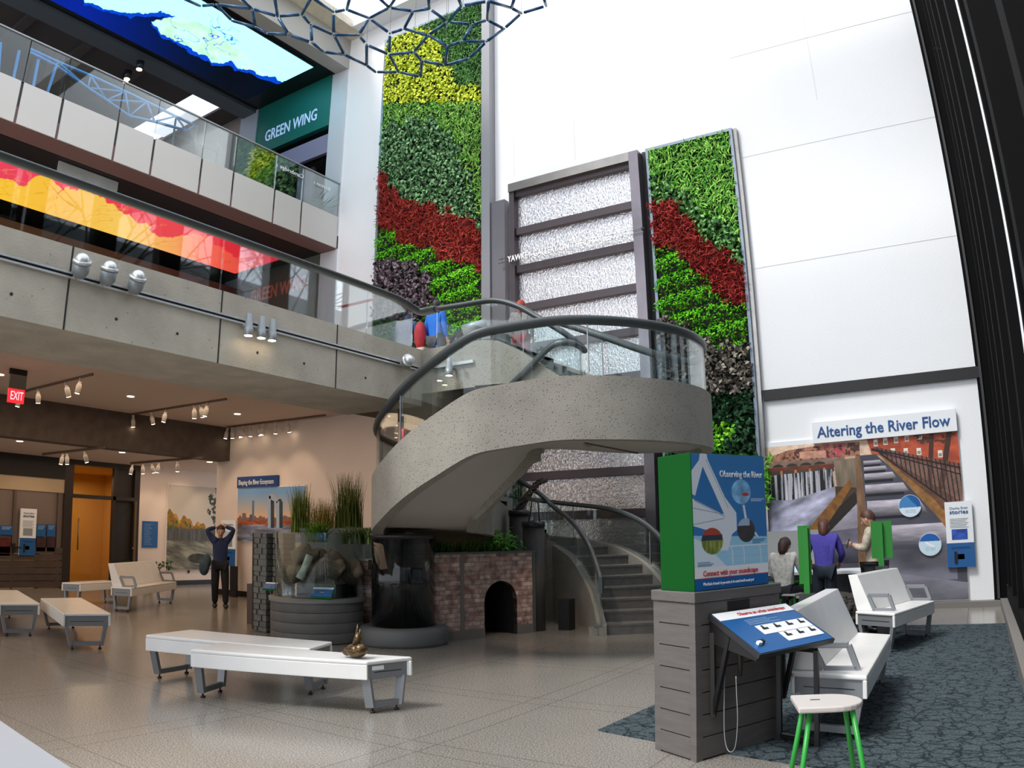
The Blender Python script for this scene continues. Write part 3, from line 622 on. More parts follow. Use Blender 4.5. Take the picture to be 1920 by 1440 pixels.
# soffit of the first flight + landing
sf = MB(); vs = []; i0 = 10
for i in range(i0, N-1):
    z = max(0.02, Z[i]+0.07-0.60); vs += [(Lf[i][0], Lf[i][1], z), (Rs[i][0], Rs[i][1], z)]
m_ = N-1-i0; sf.add(vs, [(2*i, 2*i+1, 2*i+3, 2*i+2) for i in range(m_-1)], True)
sf.build('soffit', M_sofit, stair, fixn=False)
ld = [tuple(Lf[-2]), tuple(Rs[-2])]+[tuple(p[:2]+(LC-p[:2])*0.04) for p in pr_ if p[0] > -4.45 and p[1] < 10.5]+[(-3.9, 10.4), (-4.4, 10.2), (-4.62, 9.8), (-4.75, 9.3), (-4.95, 8.95)]
MB().prism(ld, 2.58, 3.11).build('landing', M_sofit, stair)
# second flight (steps up to the mezzanine) and its sloping underside
f2 = MB()
for k in range(6):
    x1 = -4.30-k*0.26; z1 = 3.11+RISE*(k+1)-0.005; f2.box(-5.9, x1, 8.52, 10.1, z1-RISE, z1)
f2.build('upper_steps', MATS['stair_tread'], stair)
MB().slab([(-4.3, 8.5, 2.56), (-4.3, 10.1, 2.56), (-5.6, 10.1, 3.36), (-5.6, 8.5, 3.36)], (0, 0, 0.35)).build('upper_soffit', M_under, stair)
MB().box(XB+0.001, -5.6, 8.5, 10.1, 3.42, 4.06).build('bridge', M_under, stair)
# balustrade glass and rails on the stair
def rail_z(z, up=0.64): return z+up
def glass_strip(path, z0, z1, th=0.014):
    b = MB(); n = len(path); vs = []
    for i, p in enumerate(path):
        d = path[min(i+1, n-1)]-path[max(i-1, 0)]; d = d/np.linalg.norm(d); nn = np.array([-d[1], d[0]])*th/2
        vs += [(p[0]-nn[0], p[1]-nn[1], z0[i]), (p[0]-nn[0], p[1]-nn[1], z1[i]), (p[0]+nn[0], p[1]+nn[1], z1[i]), (p[0]+nn[0], p[1]+nn[1], z0[i])]
    fs = [(4*i+k, 4*i+(k+1) % 4, 4*(i+1)+(k+1) % 4, 4*(i+1)+k) for i in range(n-1) for k in range(4)]+[(0, 1, 2, 3), (4*n-4, 4*n-3, 4*n-2, 4*n-1)]
    return b.add(vs, fs, False)
def inset(path, k, side):
    out = []
    for i, p in enumerate(path):
        d = path[min(i+1, len(path)-1)]-path[max(i-1, 0)]; d = d/np.linalg.norm(d); out.append(p+np.array([-d[1], d[0]])*k*side)
    return out
go = inset(path_o, 0.06, 1); hz = smooth_arr(zt+0.64, 3)
cuts = [2]+[int(NO*f) for f in (.10, .20, .30, .40, .49, .575, .69, .82, .91)]+[NO-1]
for a, b in zip(cuts[:-1], cuts[1:]):
    if b-a < 3: continue
    glass_strip(go[a:b], (zt-0.02)[a:b], (hz-0.02)[a:b]).build('glass_pane', M_glass, stair)
MB().tube([(p[0], p[1], z) for p, z in zip(go, hz)][3:], 0.058, 12, flat=.7).build('outer_handrail', M_rail, stair)
for c in cuts[1:-1]:
    p = go[c]; MB().box(p[0]-0.006, p[0]+0.006, p[1]-0.006, p[1]+0.006, zt[c]-0.02, hz[c]).build('glass_joint', M_lgrey, stair)
gi = inset(inner, 0.06, -1); zi_ = np.array(zi); hi = smooth_arr(zi_+0.64, 3); nI = len(gi)
for a, b in ((3, 24), (24, 50), (50, 80), (80, 110), (110, nI-8)):
    glass_strip(gi[a:b], (zi_-0.02)[a:b], (hi-0.02)[a:b]).build('glass_pane', M_glass, stair)
cutL = max(i for i in range(len(gi)) if i < 60 or (math.degrees(math.atan2(ctr[i+4][1]-CEN[1], ctr[i+4][0]-CEN[0])) % 360) < 256)
loop = [tuple(q) for q in smooth_arr(np.array([(p[0], p[1], z) for p, z in zip(gi, hi)])[4:cutL], 30)]
loop += [(-5.30, 8.41, 3.37), (-5.09, 8.40, 3.51), (-4.85, 8.40, 3.69), (-4.68, 8.40, 3.80), (-4.54, 8.42, 3.83), (-4.42, 8.50, 3.81), (-4.37, 8.64, 3.77)]
loop += []
MB().tube(smooth_path(loop[:-7:4]+loop[-7:], 4), 0.046, 12, flat=.7).build('inner_handrail', M_rail, stair)
for c in (12, 40):
    p = gi[c]; MB().box(p[0]-0.006, p[0]+0.006, p[1]-0.006, p[1]+0.006, zi_[c]-0.02, hi[c]).build('glass_joint', M_lgrey, stair)
p0 = gi[4]; MB().box(p0[0]-0.03, p0[0]+0.03, p0[1]-0.03, p0[1]+0.03, 0.62, 0.86).build('rail_end', M_rail, stair)
up2 = smooth_path([(XB+0.25, 8.45, 4.59), (-6.1, 8.47, 4.58), (-5.6, 8.48, 4.56), (-5.24, 8.48, 4.43), (-4.96, 8.49, 4.25), (-4.6, 8.5, 4.0), (-4.42, 8.6, 3.84), (-4.40, 8.75, 3.77)], 6)
MB().tube(up2, 0.055, 12, flat=.7).build('upper_handrail', M_rail, stair)
gn = [np.array([p[0], p[1]]) for p in up2]; gz = np.array([p[2] for p in up2]); nz_ = np.interp([-p[0] for p in gn], [4.3, 4.4, 4.6, 4.9, 5.2, 5.5, 5.75, 6.8], [3.2, 3.26, 3.41, 3.62, 3.83, 3.99, 4.03, 4.03])
glass_strip(gn[:20], nz_[:20]-0.02, gz[:20]-0.02).build('glass_pane', M_glass, stair)
glass_strip(gn[20:], nz_[20:]-0.02, gz[20:]-0.02).build('glass_pane', M_glass, stair)
# ================================================================== the two planted walls
M_leaf = vcol_mat('leaf')
def planted_wall(label, x0, x1, z0, z1, frame_w, zones, dens, y=D):
    dens = dens*1.7
    e_ = tag(empty('living_wall', ((x0+x1)/2, y, z0)), label, 'living wall')
    MB().box(x0, x1, y-0.10, y-0.03, z0, z1).build('backing', mat('dark_growing_mat', '1c2416', 0.95), e_)
    for a, b, c, d in ((x0-frame_w, x0, z0, z1+frame_w), (x1, x1+frame_w, z0, z1+frame_w), (x0, x1, z1, z1+frame_w)):
        MB().box(a, b, y-0.16, y, c, d).build('frame', mat('grey_blue_frame', '8a95a3', 0.35, metal=0.5), e_)
    n = int((x1-x0)*(z1-z0)*dens); P = np.stack([rng.uniform(x0, x1, n), np.full(n, y-0.12), rng.uniform(z0, z1, n)], 1); px_ = to_px(P); used = np.zeros(n, bool)
    for nm, poly, kind, c0, c1 in zones:
        wob = px_+5*np.stack([np.sin(px_[:, 1]*0.13)+np.sin(px_[:, 0]*0.31), np.cos(px_[:, 0]*0.17)+np.sin(px_[:, 1]*0.23)], 1)
        k = in_poly(wob, poly) & ~used; used |= k; Q = P[k].copy()
        if not len(Q): continue
        Nn = np.tile([0.0, -1.0, 0.35], (len(Q), 1))
        if kind == 'curly':
            Q[:, 1] -= rng.random(len(Q))*0.10; V, F, C = leaves(Q, Nn, 0.11, 0.8, c0, c1, droop=0.2, jit=1.2)
        elif kind == 'ivy':
            Q[:, 1] -= rng.random(len(Q))*0.14; V, F, C = leaves(Q, Nn, 0.13, 0.66, c0, c1, droop=0.8, jit=1.0)
        elif kind == 'dark':
            Q[:, 1] -= rng.random(len(Q))*0.20+0.03; V, F, C = leaves(Q, Nn, 0.135, 0.62, c0, c1, droop=0.6, jit=1.3)
        elif kind == 'blade':
            Q[:, 1] -= rng.random(len(Q))*0.08; V, F, C = leaves(Q, Nn, 0.19, 0.2, c0, c1, droop=0.9, jit=1.1)
        elif kind == 'spiky':
            Q = np.repeat(Q, 2, 0); Q += rng.normal(0, 0.03, Q.shape); Q[:, 1] -= rng.random(len(Q))*0.16; V, F, C = leaves(Q, np.tile([0.2, -0.8, 0.5], (len(Q), 1)), 0.20, 0.13, c0, c1, droop=0.1, jit=1.5)
        else:   # 'rows': tiers of fine fern
            Q = np.repeat(Q, 2, 0); Q += rng.normal(0, 0.03, Q.shape); ph = (Q[:, 2]-0.12*Q[:, 0]) % 0.42/0.42; dep = 0.05+0.16*np.clip(np.sin(ph*PI), 0, 1); 
            keep = rng.random(len(Q)) < 0.35+0.65*np.sin(ph*PI); Q = Q[keep]; dep = dep[keep]; Q[:, 1] = y-0.1-dep*rng.uniform(0.7, 1.0, len(Q))
            V, F, C = leaves(Q, np.tile([0.0, -0.8, 0.7], (len(Q), 1)), 0.08, 0.55, c0, c1, droop=0.3, jit=1.3)
        np_mesh(nm, V, F, M_leaf, e_, np.clip(C*1.2, 0, 1))
    return e_
LZ = [('lime_foliage', [(700, 60), (795, 50), (825, 75), (835, 110), (850, 150), (880, 160), (935, 160), (935, 192), (700, 198)], 'curly', '93a81c', 'e6ee58'),
      ('fern_foliage', [(780, 40), (935, -20), (935, 170), (850, 160), (835, 110)], 'blade', '2a5a2a', '63984a'),
      ('purple_foliage', [(690, 500), (720, 487), (768, 486), (800, 508), (822, 540), (818, 575), (790, 600), (690, 600)], 'dark', '2a2428', '94828a'),
      ('moss_foliage', [(700, 415), (738, 432), (762, 458), (800, 468), (840, 488), (880, 497), (935, 520), (935, 700), (815, 700), (815, 590), (700, 600)], 'rows', '3c9a14', '86d428'),
      ('red_foliage', [(700, 315), (720, 322), (742, 352), (765, 377), (800, 388), (850, 398), (885, 420), (935, 440), (935, 520), (880, 500), (840, 490), (800, 470), (760, 460), (735, 436), (700, 415)], 'spiky', '6a1818', 'c0483c'),
      ('ivy_foliage', [(690, 240), (722, 238), (775, 224), (830, 234), (852, 262), (868, 300), (885, 345), (890, 390), (935, 420), (935, 450), (850, 400), (765, 378), (700, 330)], 'ivy', '153c20', '86b47c'),
      ('grass_foliage', [(690, 180), (940, 180), (940, 450), (690, 450)], 'blade', '3c7c28', '98c65c'),
      ('mixed_foliage', [(600, 0), (1000, 0), (1000, 800), (600, 800)], 'ivy', '173c1c', '5c8c48')]
planted_wall('tall left-hand planted wall with a lime green patch at its top', -12.93, -9.72, 4.3, 14.93, 0.07, LZ, 340)
struct(MB().box(-9.65, -9.42, D-0.25, D, 4.0, 15.7).build('trim_fin', mat('grey_fin', '8d8e92', 0.35, metal=0.4)))
struct(MB().box(-9.42, -9.05, D-0.2, D-0.02, 4.0, 9.0).build('trim_panel', mat('grey_fin2', '77757a', 0.3, metal=0.5)))
RZ = [('fern_foliage', [(1332, 790), (1352, 780), (1375, 800), (1370, 835), (1330, 845)], 'curly', '3f9a1c', '8ed03a'),
      ('red_foliage', [(1215, 378), (1262, 375), (1290, 400), (1308, 432), (1345, 470), (1405, 505), (1420, 580), (1375, 580), (1335, 540), (1300, 505), (1268, 470), (1215, 472)], 'spiky', '6a1616', 'b8403a'),
      ('grass_foliage', [(1210, 270), (1390, 230), (1405, 480), (1385, 440), (1335, 405), (1292, 372), (1262, 346), (1210, 330)], 'blade', '3c8c2c', 'a4d862'),
      ('ivy_foliage', [(1210, 325), (1262, 340), (1400, 400), (1410, 520), (1340, 475), (1280, 395), (1215, 385)], 'ivy', '153f1c', '78b060'),
      ('purple_foliage', [(1225, 580), (1262, 596), (1290, 622), (1345, 648), (1430, 640), (1430, 735), (1330, 745), (1225, 700)], 'dark', '35322e', '989084'),
      ('moss_foliage', [(1215, 455), (1275, 460), (1335, 520), (1420, 560), (1425, 655), (1340, 655), (1285, 625), (1225, 600)], 'rows', '36940f', '7ccc24'),
      ('dark_foliage', [(1200, 680), (1440, 680), (1450, 1200), (1200, 1200)], 'ivy', '07160c', '33603a'),
      ('mixed_foliage', [(1100, 200), (1500, 200), (1500, 1300), (1100, 1300)], 'ivy', '0f2c14', '3c6a3a')]
rw = planted_wall('lower right-hand planted wall beside the slatted water panel', -5.50, -3.72, 0.1, 9.28, 0.06, RZ, 380)
P = np.array([py(1432+rng.normal(0, 8), 905+rng.normal(0, 22), 14.1) for _ in range(120)])
V, F, C = leaves(P, np.tile([0.3, -0.8, 0.3], (len(P), 1)), 0.2, 0.25, '3f8a1c', '86c83a'); np_mesh('frond', V, F, M_leaf, rw, C)
struct(MB().box(-3.66, -3.58, D-0.1, D+0.02, 0, 9.34).build('trim_edge', M_steel))
# ================================================================== slatted water panel between them
def water_mat():
    m = bpy.data.materials.new('rippled_water_glass'); m.use_nodes = True; n = m.node_tree.nodes; L = m.node_tree.links; b = n['Principled BSDF']
    b.inputs['Base Color'].default_value = (*srgb('d2d0d3'), 1); b.inputs['Metallic'].default_value = 0.8; b.inputs['Roughness'].default_value = 0.22
    tc = n.new('ShaderNodeTexCoord'); mp = n.new('ShaderNodeMapping'); mp.inputs['Scale'].default_value = (1.0, 1, 0.75); L.new(tc.outputs['Object'], mp.inputs[0])
    v = n.new('ShaderNodeTexNoise'); v.inputs['Scale'].default_value = 22; v.inputs['Detail'].default_value = 3; v.inputs['Distortion'].default_value = 0.8; L.new(mp.outputs[0], v.inputs[0])
    bp = n.new('ShaderNodeBump'); bp.inputs['Strength'].default_value = 0.6; bp.inputs['Distance'].default_value = 0.03; L.new(v.outputs['Fac'], bp.inputs['Height']); L.new(bp.outputs[0], b.inputs['Normal'])
    return m
wf = tag(empty('water_wall', (-7.2, D, 0)), 'tall steel-framed water wall of rippled glass behind dark slats', 'water wall')
MB().box(-8.72, -5.85, D-0.14, D-0.02, 0, 9.1).build('rippled_panel', water_mat(), wf)
M_slat = mat('dark_slat', '4e464a', 0.35, metal=0.5)
k = 0
for z in (0.08, 0.97, 1.86, 2.68, 3.64, 4.53, 5.42, 6.315, 7.21, 8.10, 9.03):
    MB().box(-8.72, -5.85, D-0.26, D-0.14, z-0.085, z+0.085).build('slat', M_slat, wf, bevel=0.005)
MB().box(-8.85, -8.72, D-0.32, D, 0, 9.1).build('left_post', M_slat, wf)
MB().box(-5.87, -5.66, D-0.36, D, 0, 9.26).build('right_post', mat('steel_post', '807a80', 0.25, metal=0.8, noise=0.1, nscale=2), wf)
MB().box(-8.85, -5.87, D-0.36, D, 9.06, 9.26).build('head_rail', M_steel, wf)
MB().box(-5.66, -5.585, D-0.12, D, 0, 9.3).build('side_gap', M_black, wf)
nm_ = tag(empty('name_sign', (-7.4, 14.05, 7.4)), 'white small-capital wall name stretched on wires across the water wall', 'sign')
MB().tube([(-9.1, 14.0, 7.47), (-5.6, 14.0, 7.47)], 0.006, 6).build('upper_wire', M_steel, nm_)
MB().tube([(-9.1, 14.0, 7.38), (-5.6, 14.0, 7.38)], 0.006, 6).build('lower_wire', M_steel, nm_)
text('YAWKEY GALLERY ON THE CHARLES RIVER', (-8.85, 14.0, 7.36), (1, 0, 0), (0, 0, 1), 0.20, mat('white_letters', 'ffffff', 0.4), parent=nm_, width=2.95, ext=0.008, bold=0.003)
for x in (-9.0, -5.66):
    MB().bar((x, 14.0, 7.5), (x-0.1, 14.2, 7.3), 0.02).build('bracket', M_steel, nm_)
# ================================================================== right-hand display: title, river picture, panels
class Pic:
    def __init__(s, u, v, base): s.u, s.v = u, v; s.c = [np.full_like(u, b) for b in base]
    def put(s, m, c, a=1.0):
        for i in range(3):
            ci = c[i] if hasattr(c[i], 'shape') else np.full_like(s.u, c[i]); s.c[i] = np.where(m, s.c[i]*(1-a)+ci*a, s.c[i])
    def poly(s, pts, c, a=1.0):
        m = in_poly(np.stack([s.u.ravel(), s.v.ravel()], 1), pts).reshape(s.u.shape); s.put(m, c, a); return m
def river(u, v):
    # u, v: left-right and bottom-top. Marks laid out from the display: weir left, fish ladder centre-right, railing, brick mill
    p = Pic(u, v, hexc('c9a890')); n = fbm(u*30, v*30); n2 = fbm(u*8+3, v*8, 3); f = fbm(u*14, v*60)
    sh = lambda h, k=1.0, nn=n: tuple(c*(0.72+0.5*nn)*k for c in hexc(h))
    p.put(v > 0.90, sh('e8c9b0'))
    m = p.poly([(0, .93), (.12, .97), (.34, .99), (.5, .985), (.5, .90), (0, .90)], sh('b07a62', 1.0, fbm(u*60, v*60))); p.put(m & (fbm(u*70, v*50) > .52), sh('5a3a34', 1.0)); p.put((u > .28) & (u < .44) & (v > .90) & (v < .985) & (fbm(u*60, v*60+4) > .5), hexc('c04a5c'))
    p.poly([(.18, .955), (.32, .95), (.32, .905), (.18, .91)], sh('d8a088'))
    p.poly([(.52, 1.1), (1.1, 1.1), (1.1, .72), (.9, .80), (.56, .90)], sh('c0573a'))
    for i, (x, y) in enumerate(((.585, .97), (.635, .975), (.69, .98), (.745, .985), (.81, .99), (.735, .90), (.80, .895), (.905, .87), (.67, .905))):
        m = (np.abs(u-x) < .011) & (np.abs(v-y) < .022); p.put(m, hexc('f0e2d2')); p.put((np.abs(u-x) < .008) & (np.abs(v-y+.006) < .010), hexc('8a9098'))
    for (x0, x1, w) in ((.875, .84, .012), (.965, .90, .014)):      # bare trees
        c = x0+(x1-x0)*(1-(v-.68)/.35); p.put((np.abs(u-c) < w) & (v > .66) & (v < 1.0), hexc('4a3028'))
    p.put((v > .93) & (u > .78) & (fbm(u*40, v*40+9) > .62), hexc('5a3428'))
    p.put((v < .90) & (v > .855) & (u < .42), sh('8c7466'))
    for i in range(4): p.put((np.hypot((u-.06-i*.075)/.030, (v-.865)/.018) < 1) & (v > .865), hexc('3a3430'))
    p.put((v < .862) & (v > .842) & (u < .37), sh('7a3c2c')); p.put((v < .842) & (v > .815) & (u < .36), sh('4a4440')); p.put((v < .842) & (v > .815) & (u < .36) & (np.abs((u*13) % 1-.5) > .42), hexc('c07c48'))
    # falling water
    m = p.poly([(0, .815), (.35, .83), (.36, .62), (0, .58)], tuple(hexc('3a3c40')[i]*(0.6+0*u) for i in range(3)))
    st = fbm(u*70, v*4+2); st = fbm(u*130, v*3+2, 3); p.put(m & (st > .40), tuple(np.clip(hexc('d8d8e2')[i]*(0.25+1.15*st), 0, 1) for i in range(3)))
    # foaming pool left
    m = p.poly([(0, .66), (.12, .65), (.36, .72), (.36, .60), (.02, .22), (0, .20)], hexc('9c9cae')); q = fbm(u*9+v*4, v*16-u*8)
    p.put(m, tuple(np.clip(hexc('b4b4cc')[i]*(0.45+1.05*q), 0, 1) for i in range(3)))
    # concrete pier between
    p.poly([(.36, .88), (.50, .89), (.51, .70), (.37, .70)], sh('8a7a68', .95, fbm(u*50, v*8)))
    p.poly([(.36, .72), (.50, .70), (.50, .60), (.36, .60)], sh('4a3a2c'))
    # dark channel floor and lower water
    m = p.poly([(.02, .22), (.34, .60), (.50, .64), (.72, .60), (1.0, .40), (1.0, 0), (0, 0), (0, .2)], hexc('5a5c68')); q = fbm(u*5+9, v*9)
    p.put(m, tuple(np.clip(hexc('8a8698')[i]*(0.40+1.15*q), 0, 1) for i in range(3)))
    p.put(m & (v < .36) & (v > .24), tuple(hexc('3a3c48')[i]*(0.6+.8*q) for i in range(3)), .7)
    p.put(m & (v < .20), tuple(np.clip(hexc('7f7f8a')[i]*(0.7+.6*q), 0, 1) for i in range(3)), .9)
    p.poly([(.26, .50), (.36, .58), (.49, .60), (.49, .46), (.30, .44)], tuple(np.clip(hexc('b4aebc')[i]*(0.55+0.8*q), 0, 1) for i in range(3)))
    # left diagonal wall
    p.poly([(0, .16), (.03, .24), (.36, .66), (.44, .76), (.45, .72), (.38, .60), (.10, .16)], sh('7a5228', 1.15, fbm(u*40+v*20, v*30)))
    p.poly([(.10, .16), (.38, .60), (.46, .68), (.48, .62), (.30, .42), (.18, .16)], hexc('2a2420'))
    # fish ladder: bright weirs separated by dark drops
    p.poly([(.50, .90), (.58, .90), (1.0, .42), (1.0, .10), (.50, .20)], tuple(hexc('50505c')[i]*(0.7+.5*q) for i in range(3)))
    for (v0, v1, a, b) in ((.865, .84, .515, .60), (.825, .80, .515, .625), (.785, .745, .515, .66), (.715, .66, .515, .71), (.615, .52, .52, .78), (.46, .34, .53, .90)):
        g = (v < v0) & (v > v1) & (u > a) & (u < b-(v0-v)*-.5)
        p.put(g, tuple(np.clip(hexc('cfc8d4')[i]*(0.80+0.4*f)*(1-0.60*np.clip((v0-v)/(v0-v1), 0, 1)**1.5), 0, 1) for i in range(3)))
        p.put((v <= v1) & (v > v1-.018-.01*(v0 < .6)) & (u > a) & (u < b), hexc('1e2028'))
    m = (v < .36) & (v > .12) & (u > .5) & (u < .95); p.put(m, tuple(np.clip(hexc('8c8a9a')[i]*(0.40+1.1*fbm(u*4+2, v*7+1)), 0, 1) for i in range(3)), .75)
    # centre wall
    p.poly([(.475, .90), (.50, .90), (.535, .0), (.455, .0)], sh('7a5c44', 1.1, fbm(u*60, v*14)))
    # right stone wall and railing
    p.poly([(.55, .91), (.60, .89), (.88, .48), (1.01, .22), (1.01, .36), (.86, .60), (.60, .90)], sh('8a6238', 1.1, fbm(u*40, v*40)))
    p.poly([(.60, .90), (.86, .60), (1.01, .36), (1.01, .56), (.58, .93)], sh('6d4a38', 1.0, fbm(u*40, v*40)))
    m = p.poly([(.56, .93), (.60, .91), (1.01, .50), (1.01, .80), (.58, .945)], sh('6a4a40'), .75)
    p.put(m & (np.abs((u*46+v*3) % 1-.5) > .36), hexc('2a2628'))
    p.put(np.abs(v-(.935-(u-.56)*.36)) < .005*(u > .56), hexc('201c20')); p.put(np.abs(v-(.93-(u-.56)*.44)) < .004*(u > .56), hexc('201c20')); p.put((np.abs(v-(.905-(u-.6)*1.0)) < .006) & (u > .6), hexc('201c20'))
    return p.c
brd = tag(empty('river_display', (-1.9, D, 1.5)), 'huge river and fish ladder photograph on the white display wall', 'picture')
MB().box(-3.58, -0.17, D, D+0.04, 0.11, 3.02).build('board', M_wprint, brd)
painted('print', river, (-3.575, D-0.004, 0.12), (3.40, 0, 0), (0, 0, 2.82), 620, 520, vcol_mat('printed_picture', 0.45, 0.3), brd)
ttl = tag(empty('title_board', (-1.4, D-0.05, 3.2)), 'white raised board titled Altering the River Flow above the river picture', 'sign')
MB().box(-2.69, -0.17, D-0.07, D, 2.93, 3.31).build('board', M_wprint, ttl, bevel=0.004)
text('Altering the River Flow', (-2.60, D-0.075, 3.03), (1, 0, 0), (0, 0, 1), 0.27, M_navy, parent=ttl, width=2.33, bold=0.008)
def round_sign(cx, cz, label, fn):
    e_ = tag(empty('round_panel', (cx, D-0.03, cz)), label, 'sign', 'round panels on the river picture')
    vs = MB(); n = 40; ring_ = [(cx+0.19*math.cos(2*PI*i/n), cz+0.19*math.sin(2*PI*i/n)) for i in range(n)]
    vs.add([(a, D-0.035, b) for a, b in ring_]+[(a, D-0.005, b) for a, b in ring_], [tuple(range(n)), tuple(range(n, 2*n))]+[(i, (i+1) % n, n+(i+1) % n, n+i) for i in range(n)]); vs.build('disc', M_wprint, e_)
    # printed face on polar grid
    R, A = np.meshgrid(np.linspace(0, 0.185, 24), np.linspace(0, 2*PI, 64)); X = R*np.cos(A); Zz = R*np.sin(A); C = np.stack(fn(X/0.185, Zz/0.185), -1); C = np.where(C <= .04045, C/12.92, ((C+.055)/1.055)**2.4)
    Pp = np.stack([cx+X, np.full_like(X, D-0.037), cz+Zz], -1).reshape(-1, 3); i = (np.arange(63)[:, None]*24+np.arange(23)[None]).ravel(); np_mesh('print', Pp, np.stack([i, i+1, i+25, i+24], 1), vcol_mat('printed_picture'), e_, C.reshape(-1, 3))
def rs1(x, z):
    up_ = z > -0.15; k = (x-0.35 > -0.9*(z-0.25)+0.0)
    r = np.where(up_, np.where(k, .10, .27), .85); g = np.where(up_, np.where(k, .36, .52), .92); b = np.where(up_, np.where(k, .62, .74), .97); ln = (z < -0.3) & (np.abs((z*9) % 1-.5) < .15) & (np.abs(x) < .5) & (z > -.65); return np.where(ln, .55, r), np.where(ln, .65, g), np.where(ln, .75, b)
def rs2(x, z):
    up_ = z > 0.3; r = np.where(up_, .14, .80); g = np.where(up_, .38, .90); b = np.where(up_, .68, .95); fs = (np.abs(x*0.5+z+0.02) < .10) & (np.abs(x) < .4); r = np.where(fs, .97, r); g = np.where(fs, .97, g); b = np.where(fs, .98, b); ln = (z < -0.2) & (np.abs((z*9) % 1-.5) < .15) & (np.abs(x) < .45) & (z > -.6); return np.where(ln, .6, r), np.where(ln, .7, g), np.where(ln, .75, b)
round_sign(-1.07, 1.73, 'upper round blue and white panel on the river picture', rs1)
round_sign(-0.77, 1.06, 'lower round blue and white panel on the river picture, beside the stories panel', rs2)
def stories(label, O, r, w, h, photo, group='stories panels'):
    """tall panel: white upper part with a title, blue foot; O lower-left front corner, r unit right vector"""
    r = np.array(r, float); upv = np.array([0, 0, 1.0]); nrm = np.cross(r, upv); O = np.array(O, float)
    e_ = tag(empty('stories_panel', O), label, 'sign', group)
    MB().slab([O, O+r*w, O+r*w+upv*h, O+upv*h], -nrm*0.05).build('panel', M_wprint, e_)
    def rect(nm, a0, a1, b0, b1, mt_, off=0.004): q = O+nrm*off; MB().slab([q+r*w*a0+upv*h*b0, q+r*w*a1+upv*h*b0, q+r*w*a1+upv*h*b1, q+r*w*a0+upv*h*b1], -nrm*0.003).build(nm, mt_, e_)
    rect('blue_foot', 0, 1, 0, .37, M_blue)
    text('Charles River', O+nrm*0.006+r*w*.16+upv*h*.885, r, upv, h*.05, mat('slate_letters', '4a6f96', .5), parent=e_, width=w*.68)
    text('stories', O+nrm*0.006+r*w*.16+upv*h*.815, r, upv, h*.085, M_navy, parent=e_, width=w*.68, bold=0.002)
    for i in range(7): rect('text_line', .16, .84-.05*(i % 3), .735-.022*i, .742-.022*i, M_txt)
    rect('photograph', .2, .78, .42, .58, photo)
    rect('handset', .25, .36, .06, .24, M_black, .02); rect('small_label', .38, .62, .12, .2, M_txt)
    for i in range(2): rect('text_line', .16, .84, .30-.02*i, .306-.02*i, mat('pale_text', 'a9c3dd', .5))
    return e_
stories('stories panel with a blue gallery photograph at the right edge of the river picture', (-0.49, D-0.06, 0.66), (1, 0, 0), 0.45, 1.09, mat('blue_photo', '2a4fa8', .4, noise=.6, nscale=14))
# ================================================================== low gallery: doors, reception wall, pictures
XW = -19.3
M_frame = mat('door_bronze', '332b26', 0.4, metal=0.3)
struct(MB().box(XW-0.2, XW, 9.62, 9.86, 0, 3.23).box(XW-0.2, XW, 11.68, 11.85, 0, 3.23).box(XW-0.2, XW, 9.86, 11.68, 3.1, 3.23).box(XW-0.1, XW, 9.86, 11.68, 2.26, 2.36).box(XW-0.1, XW, 11.03, 11.12, 0, 3.1).build('door_1_frame', M_frame))
struct(MB().box(XW-3.2, XW-3.1, 9.0, 12.6, 0, 3.1).box(XW-3.2, XW-.2, 12.5, 12.6, 0, 3.1).box(XW-3.2, XW-.2, 9.0, 9.1, 0, 3.1).box(XW-3.2, XW-.2, 9.0, 12.6, 3.1, 3.2).build('wall_corridor', mat('amber_wall', 'd8a650', 0.7)))
struct(MB().box(XW-0.12, XW-0.1, 11.12, 11.68, 0, 3.1).build('wall_door_dark', mat('dark_reveal', '1f1712', 0.5)))
dr = tag(empty('glass_door', (XW, 10.4, 0)), 'amber-lit glass door with a tall bronze pull handle in the far gallery wall', 'door')
MB().box(XW-0.06, XW-0.03, 9.9, 11.03, 0.02, 2.26).build('glass_pane', glass_mat('amber_glass', (0.98, 0.92, 0.78), 0.6), dr)
MB().tube([(XW+0.06, 10.02, 0.95), (XW+0.06, 10.02, 1.75)], 0.018, 8).build('pull_handle', mat('bronze', '7a6a50', .3, metal=.8), dr)
d2 = tag(empty('open_door', (XW+0.1, 11.6, 0)), 'open bronze-framed glass door leaf with a push bar near the picture wall', 'door')
MB().bar((XW+0.45, 11.45, 0), (XW+0.45, 11.45, 2.25), 0.06).bar((XW+0.02, 11.66, 2.22), (XW+0.45, 11.45, 2.22), 0.05).bar((XW+0.02, 11.66, 0.06), (XW+0.45, 11.45, 0.06), 0.05).build('leaf_frame', MATS['bronze'], d2)
MB().bar((XW+0.05, 11.62, 1.02), (XW+0.48, 11.40, 1.02), 0.04).build('push_bar', M_steel, d2)
area_light('corridor_light', (XW-1.6, 10.6, 2.9), 1.6, 2.4, 30, (1.0, 0.8, 0.5))
